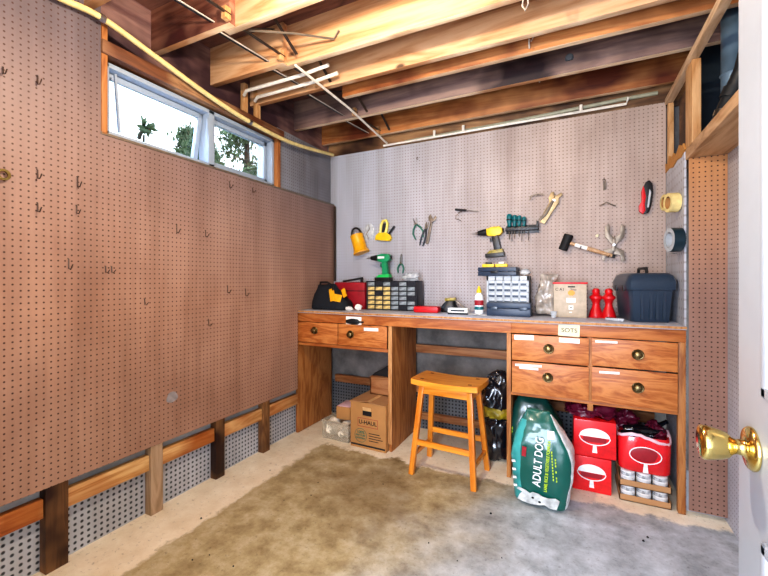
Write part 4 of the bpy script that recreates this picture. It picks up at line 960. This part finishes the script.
t = WT('long_nose_pliers', 'green-handled long nose pliers above the charcoal parts cabinet', 'pliers', 401, 263, .014, 3); pliers(t, .085, .075, 'greendk', .028)
t = WT('tongue_pliers', 'dark water pump pliers hanging beside the adjustable wrench', 'pliers', 426, 228, .016, 16); pliers(t, .15, .05, 'chark', .018, .006, 'steeldk')
t = WT('adjustable_wrench', 'steel adjustable wrench with open jaw on the wall', 'wrench', 430, 229, .018, 12)
MB().prism([(-.010, -.125), (.010, -.125), (.012, -.11), (.009, .06), (.03, .075), (.034, .105), (.022, .115), (.016, .09), (.002, .088), (-.008, .105), (-.02, .118), (-.032, .10), (-.028, .07), (-.009, .055), (-.012, -.11)], .011, 0, .002).build('wrench_body', 'steeldk', t); MB().cyl((-.004, 0, .062), (.014, 0, .066), .007, seg=12).build('adjuster', 'steel', t); peg(t, 0, .03, .01)
t = WT('t_handle_driver', 'black T-handled driver with thin shaft hooked on the pegboard', 'driver', 462, 210, .03, 9)
MB().cyl((-.055, 0, 0), (.035, 0, 0), .009, .008, 12).build('handle', 'black', t); MB().cyl((.035, 0, 0), (.13, 0, 0), .003, seg=8).build('shaft', 'steel', t)
MB().tube([(-.01, .03, -.005), (-.01, -.015, -.02), (-.035, -.02, -.05), (-.035, -.02, -.075), (.01, -.02, -.085)], .0025, 6).build('peg_hook', 'hook', t)
x, z = PY(493.5, 257, 3.0)
t = drill('yellow_drill', 'yellow and black cordless drill hung on the pegboard', (x, 3.02, z+.0), (0, 0, 0), 'yellow', 'black', 'black', 1.13); t.rotation_euler = (0, R(-4), 0); peg(t, .03, .12, .01)
for c in t.children:
    if c.name.startswith('foot'): c.data.materials[0] = M['bandy']
# screwdriver rack
t = WT('screwdriver_rack', 'black plastic tool rack holding screwdrivers on the pegboard', 'tool rack', 522, 229, .03, 0)
b = MB().bx(-.115, .115, -.035, .025, -.012, .012, .003); b.bx(-.115, .115, .018, .028, -.03, .03, .002); b.bx(.10, .112, -.03, .02, .012, .05, .002); b.build('rack_body', 'black', t)
b = MB()
for k in range(7): b.box((-.09+k*.03, -.037, 0), (.012, .004, .016), None, .001)
b.build('rack_slots', 'chark', t)
x0, z0_ = t.location.x, t.location.z
sd = None
for k, (dx, dz, lb) in enumerate(((-.088, .055, 'longest teal screwdriver in the rack, at the drill end'), (-.050, .02, 'second teal screwdriver in the rack, behind the longest'), (-.018, .005, 'third teal screwdriver in the middle of the rack'), (.016, -.03, 'short dark teal screwdriver in the rack, nearest the empty slots'))):
    loc = (x0+dx, WYF-.045, z0_+.018)
    if sd is None:
        sd = T('screwdriver', lb, 'screwdriver', loc, group='teal screwdrivers in the rack')
        MB().lathe([(.007, 0), (.013, .006), (.010, .02), (.016, .035), (.017, .065), (.012, .078), (.004, .080)], seg=12).build('handle', 'teal', sd); MB().lathe([(.0175, .040), (.0178, .041), (.0178, .046), (.0175, .047)], seg=12).build('grip_band', 'ink', sd)
        MB().cyl((0, 0, -.075), (0, 0, 0), .003, seg=8).build('shaft', 'steeldk', sd); q = sd
    else: q = dup(sd, loc, None, lb)
    q.scale = [1+dz*4]*3
for k, dx in enumerate((-.068, .0, .045)):
    o = MB().cyl((0, 0, -.09), (0, 0, .015), .003, seg=8).build('drill_bit', 'steel'); o.location = (x0+dx, WYF-.052, z0_+.002); tag(o, ['thin bit in the rack between two teal screwdrivers', 'thin steel bit in the middle of the black rack', 'thin steel bit among the empty rack slots'][k], 'drill bit', 'bits in the tool rack')
t = WT('hex_key', 'small bent dark hex key hooked beside the locking pliers', 'hex key', 538, 196, .02, 0)
MB().tube([(-.055, -.01, -.025), (-.05, -.01, 0), (-.01, -.01, .012), (.03, -.01, .01), (.04, -.01, -.005)], .005, 6).build('key_body', 'steeldk', t); peg(t, 0, .0, .01)
t = WT('locking_pliers', 'gold-toned locking pliers hanging at a slant', 'locking pliers', 550, 208, .022, 22)
MB().prism([(-.018, -.11), (.006, -.115), (.014, -.06), (.02, 0), (.028, .05), (.020, .08), (.030, .105), (.020, .118), (.006, .09), (-.004, .088), (-.012, .11), (-.024, .10), (-.024, .06), (-.012, .03), (-.018, -.03)], .018, 0, .004).build('pliers_body', 'gold', t)
MB().tube([(.0, -.012, .05), (-.004, -.014, 0), (-.008, -.014, -.05), (-.022, -.012, -.10)], [.006, .008, .008, .006], 8).build('lever', 'steeldk', t); MB().cyl((.004, -.014, .055), (.004, .01, .055), .008, seg=12).build('rivet', 'steel', t); peg(t, 0, .07, .01); t.scale = (1.5, 1, 1.05)
t = WT('mallet', 'black-headed mallet with wooden handle lying slantwise on hooks', 'mallet', 566, 242, .05, 20.5)
b = MB().cyl((0, 0, -.055), (0, 0, .048), .029, .031, 20); b.cyl((0, 0, -.060), (0, 0, -.055), .027, .029, 20); b.cyl((0, 0, .048), (0, 0, .053), .031, .028, 20); b.build('mallet_head', 'blackrub', t)
MB().tube([(.02, 0, 0), (.07, 0, 0), (.17, 0, 0), (.30, 0, 0)], [.011, .012, .014, .011], 12).build('handle', 'framewood', t); MB().tube([(.06, 0, 0), (.14, 0, 0)], [.0135, .0150], 12).build('paper_label', 'paper', t); MB().tube([(.298, 0, 0), (.318, 0, 0)], [.0125, .011], 12).build('end_cap', 'blackrub', t)
MB().tube([(.10, .05, -.015), (.10, -.02, -.017), (.10, -.025, .0)], .003, 6).build('peg_hook', 'hook', t); MB().tube([(.28, .05, -.015), (.28, -.02, -.017), (.28, -.025, .0)], .003, 6).build('peg_hook', 'hook', t)
t = WT('gear_puller', 'steel two-jaw gear puller spread open on the pegboard', 'gear puller', 614, 242, .03, 3)
for s in (-1, 1):
    MB().prism([(s*.004, -.03), (s*.030, .004), (s*.056, .036), (s*.058, .105), (s*.036, .120), (s*.030, .095), (s*.032, .058), (s*.004, .030)], .020, 0, .003).build('upper_jaw', 'steeldk', t)
    MB().prism([(s*.004, -.02), (s*.018, -.040), (s*.058, -.056), (s*.070, -.118), (s*.050, -.130), (s*.040, -.088), (s*.004, -.082)], .020, 0, .002).build('lower_jaw', 'steeldk', t)
MB().box((0, -.004, -.02), (.022, .018, .09), None, .004).build('yoke', 'steeldk', t); MB().cyl((0, -.016, -.02), (0, .008, -.02), .009, seg=12).build('pivot_bolt', 'steel', t); peg(t, 0, .03, .01)
x, z = PY(597, 236, WYF); o = MB().lathe([(.006, 0), (.006, .012), (.010, .014), (.010, .024), (.005, .028)], (0, 0, 0), (90, 0, 0), 16).build('wooden_peg', 'cream'); o.location = (x, WYF, z); tag(o, 'tiny cream knob on the pegboard between mallet and gear puller', 'peg')
t = WT('cotter_pin', 'small dark metal shackle hanging high on the pegboard', 'shackle', 604, 184, .015, 0); MB().tube([(-.01, 0, .03), (.008, 0, .03), (.009, 0, -.04), (-.001, 0, -.04), (-.002, 0, .02)], .004, 6).build('shackle_body', 'steeldk', t); peg(t, 0, .03, .01)
o = MB().tube([(-.05, 0, -.01), (-.03, -.01, .0), (-.01, -.015, .012), (.02, -.012, -.008), (.045, -.005, -.018)], .004, 6).build('bent_hook', 'steeldk'); x, z = PY(608, 204, WYF-.01); o.location = (x, WYF-.012, z); tag(o, 'bent dark wire hook above the gear puller', 'hook')
t = WT('utility_knife', 'red and black folding saw knife hanging near the tape rolls', 'knife', 646, 197, .025, 5)
MB().prism([(-.022, -.09), (.004, -.112), (.024, -.10), (.034, -.05), (.036, .03), (.028, .085), (.008, .108), (-.012, .095), (-.024, .05), (-.012, .0), (-.020, -.045)], .026, 0, .007).build('knife_body', 'black', t)
MB().prism([(-.030, -.095), (-.008, -.112), (.004, -.09), (-.004, -.05), (-.002, .0), (-.014, .05), (-.022, .07), (-.030, .03), (-.022, -.03), (-.036, -.06)], .032, -.002, .005).build('red_side', 'red', t); MB().prism([(.010, -.07), (.020, -.07), (.024, .03), (.012, .05)], .030, -.001, .002).build('grey_side', 'silver', t); peg(t, 0, .10, .01)
# loose hooks on back wall
for u, v, lb in ((418, 158, 'short dark hook alone high on the pale pegboard'), (561, 212, None)):
    if lb:
        x, z = PY(u, v, WYF); o = MB().tube([(0, 0, 0), (0, -.025, 0), (0, -.03, -.02), (.012, -.03, -.02)], .003, 6).build('peg_hook', 'hook'); o.location = (x, WYF, z); tag(o, lb, 'hook')
# tapes on the partition
def tape_roll(label, y, z, r, w, mo, ms, off=.0):
    t = T('tape_roll', label, 'tape roll', (.541-off-w/2-r*.22, y-.01, z), (0, 90, 12))
    MB().ring((0, 0, 0), r, r*.66, w).build('tape_wind', mo, t); MB().ring((0, 0, 0), r*.655, r*.61, w*.98).build('tape_core', 'card' if ms is None else ms, t)
    MB().ring((0, 0, -w/2-.0004), r*.985, r*.67, .0012).build('tape_face', mo if ms is None else ms, t)
    MB().tube([(0+r*-.58, 0, w/2+.02), (r*-.58, 0, -w/2-.004)], .0025, 6).build('peg_hook', 'hook', t)
y1_, z1_ = PX(671, 203, .50); tape_roll('cream masking tape roll on the grey end board', y1_, z1_, .054, .048, 'masking', None)
y2_, z2_ = PX(659.5, 207, .52); tape_roll('thin pale tape roll hanging behind the masking tape', min(y2_, 2.99), z2_, .05, .018, 'masking', None)
y3_, z3_ = PX(674, 240, .50); tape_roll('dark blue tape roll with silver side, below the masking tape', y3_, z3_, .066, .052, 'petrol', 'silver')
o = MB().prism([(-.012, 0), (.012, .0), (.01, -.03), (0, -.022), (-.012, -.035)], .002).build('tape_tail', 'petrol'); o.parent = [q for q in bpy.data.objects if q.name.startswith('tape_roll')][-1]; o.rotation_euler = (0, R(-90), R(90)); o.location = (.095-.02, 0, 0)

# ================================================================== hooks on the brown pegboard
hk = None
for u, v in ((2.5, 74), (37, 84), (37, 178), (77, 186), (37, 211), (76, 213), (68, 268), (105, 272), (111, 272), (176, 232), (205, 236), (144, 304), (227, 292), (208, 325), (229, 187), (252, 192), (245, 295)):
    y, z = PX(u, v, XL)
    if hk is None:
        hk = MB().tube([(0, 0, .028), (.006, 0, .026), (.007, 0, -.002), (.022, 0, -.004), (.038, .0, .010)], .0022, 6).build('peg_hook', 'hook'); tag(hk, 'bare wire hook left in the large brown pegboard below the window', 'hook', 'wire hooks on the brown pegboard'); hk.location = (XL, y, z)
    else:
        o = hk.copy(); col.objects.link(o); o.location = (XL, y, z); o.scale = [1, 1, 1.0+.5*((u*7) % 3)/2]
y, z = PX(1.5, 175, XL); o = MB().ring((0, 0, 0), .022, .013, .010, (0, 90, 0)).build('brass_ring', 'brass'); o.location = (XL+.014, y, z); tag(o, 'brass ring fitting alone on the large brown pegboard', 'ring')
o = MB().prism([(.035*math.cos(2*math.pi*k/14)*(1+.15*math.sin(k*5)), .030*math.sin(2*math.pi*k/14)) for k in range(14)], .001, 0, m=mrot).build('wall_smudge', 'smudge'); y, z = PX(172, 397, XL); o.location = (XL+.001, y, z); tag(o, 'small grey paint smudge low on the brown pegboard', 'smudge')
# small grit on the floor
g = random.Random(4); first = None
for k in range(26):
    x = g.uniform(-1.9, .5); y = g.uniform(1.1, 2.5)
    if first is None: first = MB().ell((0, 0, .003), (.006, .005, .004), None, 8, .4, 6, 2).build('floor_grit', 'blackrub'); first['kind'] = 'thing'; tag(first, 'tiny dark grit crumb scattered on the concrete floor', 'grit', 'grit on the floor'); o = first
    else: o = first.copy(); col.objects.link(o)
    o.location = (x, y, 0); o.scale = [g.uniform(.4, 1.1)]*3

# ================================================================== lights, world, camera
def light(kind, name, loc, rot, energy, colr, **k):
    L = bpy.data.lights.new(name, kind); L.energy = energy; L.color = lin(colr)[:3]
    for a, v in k.items(): setattr(L, a, v)
    o = bpy.data.objects.new(name, L); col.objects.link(o); o.location = loc; o.rotation_euler = [R(a) for a in rot]; return o
light('POINT', 'ceiling_bulb', (-.78, .98, 2.30), (0, 0, 0), 62, '#ffecd4', shadow_soft_size=.035)
light('AREA', 'doorway_light', (-.25, -1.1, 1.35), (90, 0, 0), 88, '#dde8ff', shape='RECTANGLE', size=.9, size_y=1.7)
light('AREA', 'added_uplight', (-.45, -.05, 1.35), (152, 0, 12), 15, '#f4efe8', shape='RECTANGLE', size=.35, size_y=.35)  # added fill lamp, aimed up to brighten the joists
light('AREA', 'window_daylight', (-2.9, 1.7, 3.0), (0, -60, 0), 210, '#c8dcff', shape='RECTANGLE', size=.6, size_y=1.6)
w_ = bpy.data.worlds.new('World'); bpy.context.scene.world = w_; w_.use_nodes = True
bg = w_.node_tree.nodes['Background']; bg.inputs[0].default_value = lin('#eaf2fb'); bg.inputs[1].default_value = 2.2
cam = bpy.data.cameras.new('Camera'); co = bpy.data.objects.new('Camera', cam); col.objects.link(co)
co.location = (0, 0, CH); co.rotation_euler = (R(90), 0, TH)
cam.sensor_width = 36; cam.lens = 36*F/768; cam.shift_y = -8/768; cam.clip_start = .02
sc = bpy.context.scene; sc.camera = co
sc.view_settings.view_transform = 'Standard'; sc.view_settings.look = 'Medium High Contrast'; sc.view_settings.exposure = .28; sc.view_settings.gamma = 1.0
try: sc.cycles.max_bounces = 8; sc.cycles.transparent_max_bounces = 12; sc.cycles.sample_clamp_indirect = 4; sc.cycles.use_denoising = True
except Exception: pass
